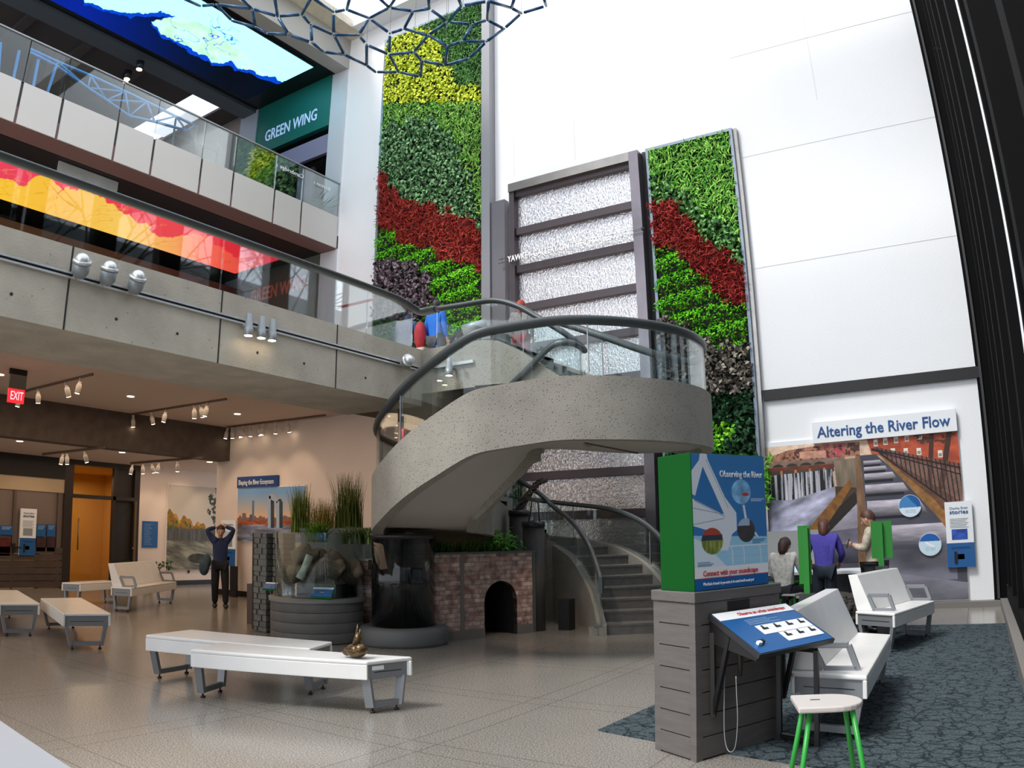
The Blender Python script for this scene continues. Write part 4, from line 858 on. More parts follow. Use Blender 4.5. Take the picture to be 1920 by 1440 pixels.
# reception wall: dark fascia, cream band, grey window band, slatted boards
struct(MB().box(XW-0.25, XW, 3.0, 9.62, 2.70, 3.23).build('trim_reception_fascia', mat('near_black', '17120f', .6)))
struct(MB().box(XW-0.25, XW-0.02, 3.0, 9.62, 2.36, 2.70).build('wall_reception_cream', mat('cream_band', 'b9a487', .7)))
struct(MB().box(XW-0.25, XW-0.05, 3.0, 9.62, 1.0, 2.36).build('wall_reception_grey', mat('taupe_panel', '776a63', .5)))
lb = MB()
for i in range(6): lb.box(XW-0.25, XW+0.02, 3.0, 9.62, 0.02+i*0.165, 0.17+i*0.165)
struct(lb.build('wall_reception_boards', mat('umber_boards', '4a3c33', .6, noise=.15, nscale=6)))
struct(MB().box(XW-0.05, XW+0.01, 9.45, 9.55, 0, 2.36).box(XW-0.05, XW+0.01, 8.28, 8.34, 0.0, 2.36).build('trim_reception_posts', mat('taupe_post', '5c5049', .5)))
# things shown on that wall
stories('stories panel on the reception wall at the far left', (XW+0.06, 8.45, 0.80), (0, 1, 0), 0.42, 1.12, M_txt)
def wallposter(label, y0, y1, z0, z1, m, cat='poster', grp=None):
    e_ = tag(empty('notice', (XW, (y0+y1)/2, z0)), label, cat, grp); MB().box(XW-0.01, XW+0.03, y0, y1, z0, z1).build('board', m, e_)
    for i in range(3): MB().box(XW+0.03, XW+0.033, y0+.06*(y1-y0)+.02, y1-.1*(y1-y0)-.02*i, z1-.12*(z1-z0)-i*.12*(z1-z0)-.01, z1-.12*(z1-z0)-i*.12*(z1-z0)).build('text_line', mat('pale_text', 'a9c3dd'), e_)
for (x0, x1, y0, y1, m_, lab) in ((0, 22, 985, 1003, M_blue, 'blue notice at the far left edge of the reception wall'), (68, 84, 983, 1006, M_blue, 'blue notice just right of the reception wall stories panel'), (88, 102, 983, 1006, M_blue, 'second blue notice right of the reception wall stories panel')):
    a = px(x0, y0, XW); b = px(x1, y1, XW); wallposter(lab, a[1], b[1], b[2], a[2], m_, 'notice', 'blue notices on the reception wall')
for (x0, x1, y0, y1, m_, lab) in ((0, 18, 1008, 1042, mat('red_photo', '5a1c1c', .4, noise=.6, nscale=9), 'dark red picture in the reception wall window'), (68, 84, 1008, 1034, mat('plum_photo', '3a2024', .4, noise=.6, nscale=9), 'small plum-coloured window picture under the first blue notice'), (88, 102, 1008, 1034, mat('plum_photo', '3a2024'), 'small plum-coloured window picture under the second blue notice')):
    a = px(x0, y0, XW); b = px(x1, y1, XW)
    tag(MB().box(XW-0.02, XW+0.02, a[1], b[1], b[2], a[2]).build('window_picture', m_), lab, 'picture')
fh = tag(empty('door_lever', (XW, 8.32, 0.98)), 'black lever lock on the reception door', 'lever')
MB().box(XW+0.02, XW+0.05, 8.28, 8.36, 0.85, 1.08).build('lock_case', M_black, fh); MB().tube([(XW+.08, 8.32, 0.99), (XW+.08, 8.5, 0.99)], .018, 8).build('lever', M_black, fh)
# picture wall
def weir(u, v):
    n = fbm(u*30, v*30); p = Pic(u, v, hexc('c9c4bc')); g = np.clip((v-.5)*1.3, 0, 1)
    p.c = [hexc('c4bcb0')[i]*(1.02-.12*g)+0*u for i in range(3)]
    hill = .48+.20*np.clip(1-u*1.1, 0, 1)+.03*np.sin(u*22)+.02*np.sin(u*47)
    p.put((v < hill) & (v > .47), tuple(np.clip(hexc('a87c2c')[i]*(.45+1.1*n), 0, 1) for i in range(3))); p.put((v < hill-.05) & (v > .47) & (n > .5), hexc('4a5a20'))
    s = fbm(u*80, v*5); p.put((v <= .49) & (v > .34), tuple(hexc('5f605c')[i]*(.5+.8*s) for i in range(3)))
    q = fbm(u*5, v*26+u*5); p.put(v <= .34, tuple(np.clip(hexc('8a8878')[i]*(.45+1.0*q), 0, 1) for i in range(3)))
    p.put((np.hypot((u-.62)/.22, (v-.13)/.06+.5*(u-.62)) < 1), tuple(hexc('3c3a32')[i]*(.6+.8*n) for i in range(3)))
    p.put((u > .78+.10*np.sin(v*14)) & (v > .5) & (fbm(u*26, v*30+5) > .50), hexc('33402c'))
    return p.c
pic = tag(empty('weir_picture', (XW, 13.6, 0.4)), 'tall photograph of a weir and autumn hill on the far gallery wall', 'picture')
MB().box(XW, XW+0.05, 12.72, 14.55, 0.42, 2.80).build('board', M_wprint, pic); painted('print', weir, (XW+0.055, 12.73, 0.43), (0, 1.81, 0), (0, 0, 2.36), 220, 260, vcol_mat('printed_picture'), pic)
bs = tag(empty('blue_notice', (XW, 12.2, 1.0)), 'blue text panel left of the tall weir photograph', 'sign')
MB().box(XW, XW+0.03, 11.96, 12.45, 1.04, 1.75).build('board', M_blue, bs)
for i in range(14): MB().box(XW+0.03, XW+0.033, 12.01, 12.28-(i*37 % 10)*.012, 1.67-i*.042, 1.675-i*.042).build('text_line', MATS['pale_text'], bs)
struct(MB().box(XW, XW+0.04, 13.5, 13.54, 0.33, 0.42).build('trim_picture_clip', M_black))
# plant by the picture wall, behind the seat
fp = tag(empty('potted_palm', (-18.6, 11.75, 0)), 'small dark palm in a black pot behind the far bench', 'plant')
MB().lathe([(0.10, 0), (0.14, 0.30), (0.12, 0.30), (0.12, .27)], (-18.6, 11.75, 0), 16).build('pot', M_black, fp)
for i in range(9):
    a = i*0.75; L_ = 0.55+.1*(i % 3); pts = [(-18.6+math.cos(a)*L_*t*0.9, 11.75+math.sin(a)*L_*t*0.9, 0.3+L_*1.1*t-0.45*t*t) for t in np.linspace(0, 1, 7)]
    Q = np.array([np.array(p)+rng.normal(0, .02, 3) for p in pts[2:] for _ in range(7)]); V, F, C = leaves(Q, np.tile([0, -.3, 1.0], (len(Q), 1)), .15, .28, '16301c', '3d6a38'); np_mesh('frond', V, F, M_leaf, fp, C)
# right-hand gallery wall (facing the hall): picture, title, stories panel
YG = 12.16
def skyline(u, v):
    n = fbm(u*40, v*40); p = Pic(u, v, hexc('8fb4d8')); g = np.clip(v, 0, 1)
    p.c = [(hexc('e8c0a0')[i]*(1-np.clip((v-.45)*2.2, 0, 1))+hexc('7ea9d6')[i]*np.clip((v-.45)*2.2, 0, 1)) for i in range(3)]
    hh = .42+.05*np.round(fbm(u*22, u*0, 2)*6)/6*2; p.put((v < hh) & (v > .34), hexc('8a6a60')); p.put((np.abs(u-.25) < .018) & (v < .76) & (v > .36), hexc('5f7d90')); p.put((np.abs(u-.89) < .03) & (v < .78) & (v > .36), hexc('5f6c78'))
    p.put((np.abs(u-.11) < .03) & (v < .53) & (v > .36), hexc('7a6a70')); p.put((np.abs(u-.22) < .02) & (v < .50) & (v > .36), hexc('6a5a60'))
    p.put((v < .385) & (v > .31), tuple(np.clip(hexc('b8582c')[i]*(.5+1.0*n), 0, 1) for i in range(3))); p.put(v < .31, tuple(np.clip(hexc('8f96ac')[i]*(.5+.9*fbm(u*8, v*20)), 0, 1) for i in range(3)))
    return p.c
sk = tag(empty('skyline_picture', (-14.1, YG, 1.4)), 'city skyline at dusk photograph on the gallery wall', 'picture')
MB().box(-15.33, -12.97, YG-0.05, YG, 1.30, 2.56).build('board', M_wprint, sk); painted('print', skyline, (-15.32, YG-0.055, 1.31), (2.34, 0, 0), (0, 0, 1.24), 260, 150, vcol_mat('printed_picture'), sk)
tt = tag(empty('title_strip', (-14.6, YG, 2.6)), 'blue title strip Shaping the River Ecosystem above the skyline picture', 'sign')
MB().box(-15.33, -13.88, YG-0.08, YG, 2.56, 2.82).build('board', mat('deep_blue', '1a4280', .4), tt); text('Shaping the River Ecosystem', (-15.27, YG-0.085, 2.63), (1, 0, 0), (0, 0, 1), 0.16, M_pale, parent=tt, width=1.28, bold=0.004)
stories('stories panel on a black stand in front of the gallery wall', (-15.62, YG-0.3, 0.72), (1, 0, 0), 0.56, 1.07, M_txt)
tag(MB().box(-15.28, -15.05, YG-0.28, YG-0.22, 0, 0.72).build('panel_stand', M_black), 'black stand under the gallery wall stories panel', 'stand')
# exit sign
ex = tag(empty('exit_sign', (-12.5, 4.2, 3.9)), 'red lit EXIT sign hanging from the gallery ceiling', 'sign')
c = px(30, 741, -13.0); MB().box(c[0]-0.02, c[0]+0.02, c[1]-0.14, c[1]+0.14, c[2]-0.13, c[2]+0.10).build('box', mat('exit_red', 'd21a2c', .4, emit='ff1a30', estr=0.9), ex)
MB().box(c[0]-0.03, c[0]+0.03, c[1]-0.15, c[1]+0.15, c[2]+0.10, 4.04).build('mount', M_black, ex)
text('EXIT', (c[0]+0.025, c[1]-0.11, c[2]-0.08), (0, 1, 0), (0, 0, 1), 0.2, mat('exit_letters', 'ff8090', .4, emit='ffb0b8', estr=1.6), parent=ex, width=0.22)
# ceiling tracks with spotlights
M_lamp = mat('white_lamp', 'd8cfc6', .4); M_lens = mat('hot_lens', 'fff0dc', .4, emit='ffe6c4', estr=9)
def lamp_proto():
    r = empty('track_spotlight', (0, 0, 0), world=False)
    MB().box(-.02, .02, -.02, .02, -.09, 0).build('stem', M_lamp, r)
    hd = MB().lathe([(.045, -.26), (.05, -.14), (.035, -.09)], (0, 0, 0), 14).build('head', M_lamp, r)
    MB().lathe([(.04, -.268), (.04, -.262)], (0, 0, 0), 14).build('lens', M_lens, hd); return r
proto = None
tracks = [(((28, 738), (165, 700)), 4.02, [(38, 745), (72, 728), (123, 716), (152, 706)], 'second track from the left', [0, 1, 1, 1]),
          (((240, 778), (400, 744)), 4.02, [(242, 776), (250, 775), (283, 768), (312, 762), (365, 752), (376, 749), (390, 746)], 'middle track above the far bench', 0),
          (((425, 801), (590, 775)), 4.02, [(427, 800), (436, 799), (447, 797), (456, 796), (470, 793), (484, 791), (495, 789), (517, 786), (539, 783)], 'track over the skyline picture', 0),
          (((80, 852), (185, 838)), 3.2, [(119, 846), (126, 845), (158, 841)], 'low ceiling track above the glass door', 0),
          (((245, 869), (360, 856)), 3.2, [(249, 868), (268, 866), (284, 864), (299, 862), (333, 859)], 'low ceiling track before the weir picture', 0)]
for ti, (seg, z, lamps, nm, _) in enumerate(tracks):
    a = fl(*seg[0], z); b = fl(*seg[1], z); b[1] = a[1]
    tag(MB().box(min(a[0], b[0]), max(a[0], b[0]), a[1]-.015, a[1]+.015, z-.02, z+.03).build('lighting_track', mat('track_brown', '6b564a', .5)), 'thin ceiling '+nm, 'track')
    for li, q in enumerate(lamps):
        p = px(*q, 1.0); d = ray(*q); t = a[1]/d[1]; x = d[0]*t
        if proto is None: proto = lamp_proto(); o = proto
        else: o = copy_tree(proto)
        o.location = (x, a[1], z-0.02); o.rotation_euler = (0.25*((li*7) % 3-0.4), 0.15, 0)
        pos = ['first', 'second', 'third', 'fourth', 'fifth', 'sixth', 'seventh', 'eighth', 'ninth'][li]
        tag(o, f'white spotlight, {pos} from the left on the {nm}', 'spotlight', 'white ceiling track spotlights')
for q, z in (((245, 743), 4.04), ((445, 776), 4.04), ((0, 702), 4.04), ((37, 827), 3.23), ((229, 848), 3.23), ((393, 866), 3.23)):
    p = fl(*q, z); tag(MB().lathe([(0.07, -0.012), (0.07, 0.0)], (p[0], p[1], z), 20).build('downlight', mat('downlight_glow', 'fff0dc', .4, emit='ffe2c0', estr=3)), f'small round recessed downlight in the {"high" if z > 4 else "low"} gallery ceiling', 'downlight', 'recessed ceiling downlights')
for t in ((-15.0, 12.1, 2.2), (-14.2, 12.1, 2.2), (-13.2, 12.1, 2.3), (-15.4, 12.1, 1.3)): spot('picture_light', (t[0]+.1, 10.9, 3.95), t, 26, size=62)
for t in ((XW, 12.2, 1.3), (XW, 13.2, 1.9), (XW, 14.1, 1.5)): spot('picture_light', (XW+1.3, t[1]-.2, 3.15), t, 20, size=70)
spot('picture_light', (XW+1.4, 8.6, 3.15), (XW, 8.6, 1.6), 12, size=70)
# ================================================================== chrome spotlights and track on the mezzanine beam
zt_ = px(0, 482, XB)[2]
tk = tag(empty('beam_track', (XB, 2, 3.8)), 'chrome lighting track running along the mezzanine beam face', 'track')
MB().box(XB, XB+0.03, -1.0, 8.40, zt_-.03, zt_-.012).box(XB, XB+0.03, -1.0, 8.40, zt_+.012, zt_+.03).build('rail', mat('chrome', 'e4e6e8', .25, metal=.55), tk)
MB().box(XB, XB+0.012, -1.0, 8.40, zt_-.012, zt_+.012).build('channel', M_black, tk)
M_chr = MATS['chrome']
def globe(q, lab, tilt):
    p = px(*q, XB+.14); e_ = tag(empty('chrome_spotlight', p), lab, 'spotlight', 'chrome spotlights on the mezzanine beam'); d = Vector(tilt).normalized()
    a = np.array(p)-np.array(d)*.09; b = np.array(p)+np.array(d)*.05
    bd = MB().tube([a, np.array(a)+np.array(d)*.05, b], [.045, .075, .082], 18).build('body', M_lgrey, e_)
    MB().tube([b, b+np.array(d)*.03], [.088, .088], 18).build('ring', M_chr, bd); MB().ball(b+np.array(d)*.02, .072, n=18).build('reflector', M_chr, bd)
    MB().tube([np.array([XB+.02, p[1], zt_]), a], .018, 8).build('arm', M_chr, e_)
globe((152, 503), 'chrome globe spotlight, first of three at the left of the beam', (.5, -.2, .8)); globe((203, 517), 'chrome globe spotlight, middle of three at the left of the beam', (.4, -.1, .9)); globe((255, 533), 'chrome globe spotlight, third of three at the left of the beam', (.5, -.1, .8)); globe((763, 680), 'large chrome spotlight facing out near the stair corner', (.75, -.45, .25))
def can(q, lab, X=None, Y=None, dx=0.0, hot=True):
    p = px(*q, X) if X is not None else py(*q, Y); e_ = tag(empty('can_spotlight', p), lab, 'spotlight', 'silver can spotlights')
    bd = MB().lathe([(.045, -.13), (.05, -.12), (.05, -.03), (.042, -.03), (.042, .03), (.036, .03), (.036, .11)], p, 18).build('body', M_lgrey, e_); MB().lathe([(.044, -.134), (.044, -.131)], p, 16).build('lens', M_lens, bd)
    MB().tube([p, (XB+.02, p[1], p[2])] if X is not None else [p, (p[0], 8.44, p[2])], .014, 6).build('arm', M_chr, e_)
can((467, 607), 'silver can spotlight, left of three on the beam', XB+.13); can((491, 612), 'silver can spotlight, middle of three on the beam', XB+.13); can((511, 617), 'silver can spotlight, right of three on the beam', XB+.13)
can((842, 686), 'lone silver can spotlight on the stair parapet', None, 8.31)
q0 = py(805, 690, 8.42); q1 = py(888, 678, 8.42)
tag(MB().box(q0[0], q1[0], 8.40, 8.44, q0[2]-.02, q0[2]+.02).build('parapet_track', M_chr), 'short chrome track on the concrete parapet below the stair rail', 'track')
spot('beam_spot', tuple(px(511, 625, XB+.16)), tuple(px(445, 690, XB)), 3.0, size=34); spot('beam_spot', tuple(py(842, 700, 8.30)), tuple(py(848, 725, 8.44)), 1.5, size=50)
spot('added_foot_spot', (-5.5, 9.9, 2.42), (-5.25, 10.35, 0), 45, size=75, blend=.4)  # added lamp without a fixture, throws the warm patch at the stair foot
# ================================================================== wetland exhibit by the stair
def brick_mat():
    m = bpy.data.materials.new('weathered_brick'); m.use_nodes = True; n = m.node_tree.nodes; L = m.node_tree.links; b = n['Principled BSDF']; b.inputs['Roughness'].default_value = .85
    tc = n.new('ShaderNodeTexCoord'); br = n.new('ShaderNodeTexBrick'); br.inputs['Color1'].default_value = (*srgb('93716a'), 1); br.inputs['Color2'].default_value = (*srgb('bba99f'), 1); br.inputs['Mortar'].default_value = (*srgb('7d756d'), 1)
    br.inputs['Scale'].default_value = 1.0; br.inputs['Brick Width'].default_value = .2; br.inputs['Row Height'].default_value = .065; br.inputs['Mortar Size'].default_value = .006; br.inputs['Bias'].default_value = -.1
    L.new(tc.outputs['UV'], br.inputs['Vector']); nz = n.new('ShaderNodeTexNoise'); nz.inputs['Scale'].default_value = 9; nz.inputs['Detail'].default_value = 6; L.new(tc.outputs['UV'], nz.inputs[0])
    r = n.new('ShaderNodeValToRGB'); r.color_ramp.elements[0].position = .35; r.color_ramp.elements[0].color = (.45, .42, .42, 1); r.color_ramp.elements[1].position = .68; r.color_ramp.elements[1].color = (1.6, 1.55, 1.5, 1); L.new(nz.outputs[0], r.inputs[0])
    mx = n.new('ShaderNodeMixRGB'); mx.blend_type = 'MULTIPLY'; mx.inputs[0].default_value = .8; L.new(br.outputs['Color'], mx.inputs[1]); L.new(r.outputs[0], mx.inputs[2]); L.new(mx.outputs[0], b.inputs['Base Color'])
    bp = n.new('ShaderNodeBump'); bp.inputs['Strength'].default_value = .6; bp.inputs['Distance'].default_value = .02; iv = n.new('ShaderNodeMath'); iv.operation = 'SUBTRACT'; iv.inputs[0].default_value = 1; L.new(br.outputs['Fac'], iv.inputs[1]); L.new(iv.outputs[0], bp.inputs['Height']); L.new(bp.outputs[0], b.inputs['Normal'])
    MATS['weathered_brick'] = m; return m
M_brick = brick_mat()
def wall_uv(o, d):
    """metric UVs: along direction d and up"""
    me = o.data; uv = me.uv_layers.new(name='UVMap'); d = np.array(d, float)
    for l in me.loops:
        c = me.vertices[l.vertex_index].co; uv.data[l.index].uv = (c.x*d[0]+c.y*d[1], c.z)
M_plast = mat('taupe_frame', '6a6560', .6); M_slate = mat('slate_rim', '4c5252', .4)
def grass_tuft(name, label, ctrs, n, h, w, lean, c0, c1, rad, z, group=None, cat='plant', curve=.5):
    e_ = tag(empty(name, (ctrs[0][0], ctrs[0][1], z)), label, cat, group)
    def base(k):
        i = rng.integers(0, len(ctrs), k); c = np.array([c[:2] for c in ctrs])[i]; a = rng.uniform(0, 2*PI, k); r = rad*np.sqrt(rng.random(k)); return np.stack([c[:, 0]+r*np.cos(a), c[:, 1]+r*np.sin(a), np.full(k, z)], 1)
    P, F, C = blades(n, base, h, w, lean, c0, c1, curve); np_mesh('foliage', P, F, M_leaf, e_, C); return e_
# brick planter with the arched opening
A0 = np.array([-7.02, 8.25]); A1 = np.array([-6.26, 10.54]); dv = (A1-A0)/np.linalg.norm(A1-A0); LN = np.linalg.norm(A1-A0); nv = np.array([dv[1], -dv[0]])   # nv faces the hall
def W(s, z, off=0.0): p = A0+dv*s+nv*off; return (p[0], p[1], z)
pl = tag(empty('brick_planter', (A0[0], A0[1], 0)), 'brick-faced planter wall with an arched opening beside the stair', 'planter')
def s_of(xp, yp=1120):
    d = ray(xp, yp)[:2]; M_ = np.array([[dv[0], -d[0]], [dv[1], -d[1]]]); return np.linalg.solve(M_, -A0)[0]
def on_wall(xp, yp):
    d = ray(xp, yp); s = s_of(xp, yp); p = A0+dv*s; t = np.hypot(*p)/np.hypot(*d[:2]); return s, 1.5+d[2]*t
s1_, _ = on_wall(909, 1193); s2_, _ = on_wall(970, 1188); _, zc = on_wall(940, 1120); sm_ = (s1_+s2_)/2; ra = (s2_-s1_)/2; zt0 = on_wall(938, 1089)[1]; zc = zt0-ra
arch = [(s1_, 0.0)]+[(sm_-ra*math.cos(t), zc+ra*math.sin(t)) for t in np.linspace(0, PI, 17)]+[(s2_, 0.0)]
TOP = 1.22
face = [W(0, 0.14), W(0, TOP), W(LN, TOP), W(LN, 0.14)]
def wallpiece(pts, nm, m_, off=0.0, th=0.09):
    q = [W(s, z, off) for s, z in pts]; o = MB().slab(q, (-nv[0]*th, -nv[1]*th, 0)).build(nm, m_, pl); 
    if m_ is M_brick: wall_uv(o, dv)
    return o
left = [(0, 0.14), (0, TOP), (sm_, TOP), (sm_, zt0)]+[p for p in arch[9:0:-1]]+[(s1_, 0.14)]
right = [(sm_, zt0), (sm_, TOP), (LN, TOP), (LN, 0.14), (s2_, 0.14)]+[p for p in arch[-2:9:-1]]
wallpiece(left, 'brick_face', M_brick); wallpiece(right, 'brick_face', M_brick)
wallpiece([(0, 0), (0, 0.14), (s1_, 0.14), (s1_, 0)], 'kickboard', M_plast, .01); wallpiece([(s2_, 0), (s2_, 0.14), (LN, 0.14), (LN, 0)], 'kickboard', M_plast, .01)
sp, _ = on_wall(866, 1100); wallpiece([(sp-.03, 0), (sp-.03, TOP), (sp+.03, TOP), (sp+.03, 0)], 'post', M_plast, .012); wallpiece([(LN-.03, 0), (LN-.03, TOP), (LN+.02, TOP), (LN+.02, 0)], 'post', M_slate, .012)
wallpiece([(-0.02, TOP), (-0.02, TOP+.03), (LN+.03, TOP+.03), (LN+.03, TOP)], 'rim', M_slate, .02, .12)
tn = MB(); seq = [(s, z) for s, z in arch]
for i in range(len(seq)-1):
    a, b = seq[i], seq[i+1]; tn.add([W(a[0], a[1], 0), W(b[0], b[1], 0), W(b[0], b[1], -.8), W(a[0], a[1], -.8)], [(0, 1, 2, 3)])
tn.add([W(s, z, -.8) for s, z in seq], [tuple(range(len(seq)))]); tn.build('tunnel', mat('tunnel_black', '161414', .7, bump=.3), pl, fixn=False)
c4 = [A0, A1, A1-nv*1.0, A0-nv*0.8]; MB().prism([tuple(p-nv*(.1 if i < 2 else 0)) for i, p in enumerate(c4)], 1.0, 1.14).build('soil', mat('soil', '2a2018', .95), pl)
MB().slab([W(LN, 0, -.09), W(LN, TOP, -.09), W(LN, TOP, -1.3), W(LN, 0, -1.3)], (dv[0]*.02, dv[1]*.02, 0)).build('side_panel', M_plast, pl)
cts = [tuple(A0+dv*s-nv*o) for s, o in ((.15, .2), (.4, .3), (.7, .2), (1.0, .3), (1.3, .2), (1.6, .3), (1.85, .25))]
grass_tuft('reed_bed', 'dark thin reeds growing along the top of the brick planter', cts, 1300, .40, .014, .8, '1f3414', '557a34', .16, 1.14)
g = tag(empty('leafy_shrub', (*(A0+dv*2.0-nv*.25), 1.14)), 'bright green leafy shrub at the right end of the brick planter', 'plant')
P = np.array([[*(A0+dv*(1.98+rng.normal(0, .14))-nv*(.25+rng.normal(0, .1))), 1.3+rng.normal(0, .11)] for _ in range(420)]); V, F, C = leaves(P, np.tile([.3, -.5, .8], (len(P), 1)), .12, .3, '2c6a1c', '6fb040'); np_mesh('foliage', V, F, M_leaf, g, C)
# two clay-grey pipes with a hanging root bundle
def pipe(pc, r, h, label):
    e_ = tag(empty('standing_pipe', (pc[0], pc[1], 0)), label, 'pipe', 'standing pipes'); MB().lathe([(r, 0), (r, h)], (pc[0], pc[1], 0), 24).build('barrel', mat('pipe_grey', '43403f', .7, noise=.1, nscale=20, bump=.2), e_)
    MB().lathe([(r+.012, h-.09), (r+.012, h), (r-.02, h), (r-.02, h-.05)], (pc[0], pc[1], 0), 24).build('collar', M_dgrey, e_)
b1 = fl(1003, 1183); pa = A1+np.array([.20, .20]); 
def pipe_at(xm, ym, y, wpx): c = py(xm, ym, y); return c
c1_ = py(1000, 978, 10.72); c2_ = py(973, 957, 11.05)
pipe(c1_, .17, c1_[2], 'nearer, shorter grey standing pipe right of the brick planter'); pipe(c2_, .16, c2_[2], 'taller grey standing pipe behind the other pipe')
rt = tag(empty('root_bundle', c2_), 'twisted brown root bundle running from the pipe up under the stair', 'roots')
end = py(1022, 900, 11.6)
for i in range(7):
    ph = i*.9; pts = [np.array(c2_)*(1-t)+np.array(end)*t+np.array([.05*math.cos(ph+t*9), .05*math.sin(ph+t*9), .10*math.sin(t*PI)+.03*math.sin(ph*2+t*11)]) for t in np.linspace(0, 1, 12)]
    MB().tube([np.array(c2_)+[.02*i-.06, 0, -.2]]+pts, .016, 6).build('root', mat('root_brown', '3a2e26', .8), rt)
for dx in (-.05, .06):
    MB().tube([np.array(c1_)+[dx*2, 0, -.1], np.array(c1_)+[dx, .05, .3], py(985, 930, 11.1)], .012, 6).build('root', MATS['root_brown'], rt)
# clear water column on a round grey base
TC = np.array([-7.17, 8.55])
tk_ = tag(empty('water_column', (TC[0], TC[1], 0)), 'clear cylindrical tank on a round grey base in front of the brick wall', 'tank')
MB().lathe([(.60, 0), (.62, .04), (.62, .20), (.58, .25), (.44, .25)], (*TC, 0), 48).build('base', mat('base_grey', '5d5f60', .55), tk_)
MB().lathe([(.44, .25), (.44, 1.50), (.425, 1.50), (.425, .25)], (*TC, 0), 48).build('glass_cylinder', glass_mat('dark_tank_glass', (.72, .76, .78), .8, .03), tk_)
MB().lathe([(.46, 1.44), (.46, 1.52), (.41, 1.52), (.41, 1.44)], (*TC, 0), 48).build('lid_ring', mat('smoked_ring', '2f2a2a', .3), tk_)
MB().lathe([(.38, .26), (.40, .7), (.36, 1.05)], (*TC, 0), 40).build('dark_core', mat('core_black', '100f12', .15), tk_)
# brick wall behind and left of the column
b0 = np.array([-7.75, 8.15]); b2 = np.array([-7.30, 8.95])
bw = tag(empty('brick_wall_section', (b0[0], b0[1], 0)), 'short brick panel between the round tub and the clear column', 'planter')
p0 = fl(668, 1195); p0 = np.array([-8.02, 8.45]); p1 = np.array([-7.35, 9.0]); dd = (p1-p0)/np.linalg.norm(p1-p0)
o = MB().slab([(*p0, .14), (*p0, 1.12), (*p1, 1.12), (*p1, .14)], (-dd[1]*.1, dd[0]*.1, 0)).build('brick_face', M_brick, bw); wall_uv(o, dd)
MB().slab([(*p0, 0), (*p0, .14), (*p1, .14), (*p1, 0)], (-dd[1]*.1, dd[0]*.1, 0)).build('kickboard', M_plast, bw); MB().slab([(*p0, 1.12), (*p0, 1.15), (*p1, 1.15), (*p1, 1.12)], (-dd[1]*.12, dd[0]*.12, 0)).build('rim', M_lgrey, bw)
tag(MB().slab([(*p0, 1.155), (*p0, 1.53), (*p1, 1.53), (*p1, 1.155)], (-dd[1]*.015, dd[0]*.015, 0)).build('glass_screen', glass_mat('pale_tank_glass', (.86, .93, .93), .45)), 'pale glass screen on top of the short brick panel', 'screen')
# slatted round tub with curved glass above
BC = np.array([-8.38, 8.13]); BR = .70
tb = tag(empty('marsh_tank', (BC[0], BC[1], 0)), 'round grey slatted tub with a curved glass terrarium of rocks and ferns', 'terrarium')
M_tub = mat('tub_boards', '5b5a58', .6, noise=.12, nscale=5)
for i in range(4): MB().lathe([(BR, .01+i*.14), (BR+.004, .02+i*.14), (BR+.004, .135+i*.14), (BR, .145+i*.14), (BR-.05, .145+i*.14)], (*BC, 0), 48, math.radians(195), math.radians(375)).build('board', M_tub, tb)
MB().lathe([(BR+.03, .56), (BR+.03, .62), (BR-.10, .62)], (*BC, 0), 48, math.radians(190), math.radians(380)).build('rim', mat('tub_rim', '6c6b69', .5), tb)
MB().lathe([(BR-.06, .60), (BR-.06, 1.52), (BR-.075, 1.52), (BR-.075, .60)], (*BC, 0), 48, math.radians(215), math.radians(400), True).build('glass_wall', glass_mat('pale_tank_glass'), tb)
MB().lathe([(BR-.12, 0), (BR-.12, .60), (.01, .60)], (*BC, 0), 40, math.radians(180), math.radians(400)).build('tub_floor', mat('muddy_water', '15140f', .12), tb)
for (a, rr, z, s, q) in ((200, .35, .95, .17, (1.2, 1, .8)), (230, .2, 1.20, .20, (1.3, 1, .7)), (300, .1, .98, .24, (1.5, 1, .6)), (340, .4, 1.02, .2, (1.2, 1, .7)), (120, .3, 1.0, .3, (1.4, 1, .9)), (20, .45, .98, .2, (1.4, 1, .8))):
    c = (BC[0]+rr*math.cos(math.radians(a)), BC[1]+rr*math.sin(math.radians(a)), z); rb = MB().ball(c, s, q, 14)
    rb.v = [(x+.03*math.sin(x*23+z_*17), y+.03*math.sin(y*19+x*11), z_+.04*math.sin(x*15+y*21)) for x, y, z_ in rb.v]; rb.build('rock', mat('river_rock', '6e5e50', .85, noise=.35, nscale=6, bump=.6), tb)
MB().box(BC[0]-.42, BC[0]+.42, BC[1]-.12, BC[1]+.4, .80, .90).build('ledge', mat('river_rock', '6e5e50'), tb)
MB().box(BC[0]-.40, BC[0]+.40, BC[1]-.08, BC[1]+.4, .60, .80).build('dark_hollow', mat('core_black', '100f12'), tb)
MB().tube([(BC[0]+.06, BC[1]-.44, .88), (BC[0]+.11, BC[1]-.40, 1.02), (BC[0]+.17, BC[1]-.36, 1.20)], [.065, .05, .055], 14).build('birch_log', mat('birch_bark', 'cfcac0', .7, noise=.3, nscale=14), tb)
grass_tuft('fern_clump', 'spreading green fern clump above the left of the terrarium glass', [(-8.78, 8.45)], 260, .48, .022, 1.3, '3c6a20', '7fae3c', .16, 1.38, curve=.8)
grass_tuft('fern_clump', 'trailing pale fern clump above the right of the terrarium glass', [(-8.05, 8.5), (-7.85, 8.6)], 420, .42, .03, 1.5, '4a6a34', '9aa86a', .2, 1.36, curve=.9)
tall = py(560, 968, 9.6); t2_ = py(648, 968, 9.8); t3_ = py(610, 968, 9.8)
grass_tuft('tall_reeds', 'tall reed clump in front of the skyline picture', [(tall[0], tall[1]), (tall[0]+.1, tall[1])], 260, .95, .018, .28, '3a5220', '8a9848', .13, 1.5)
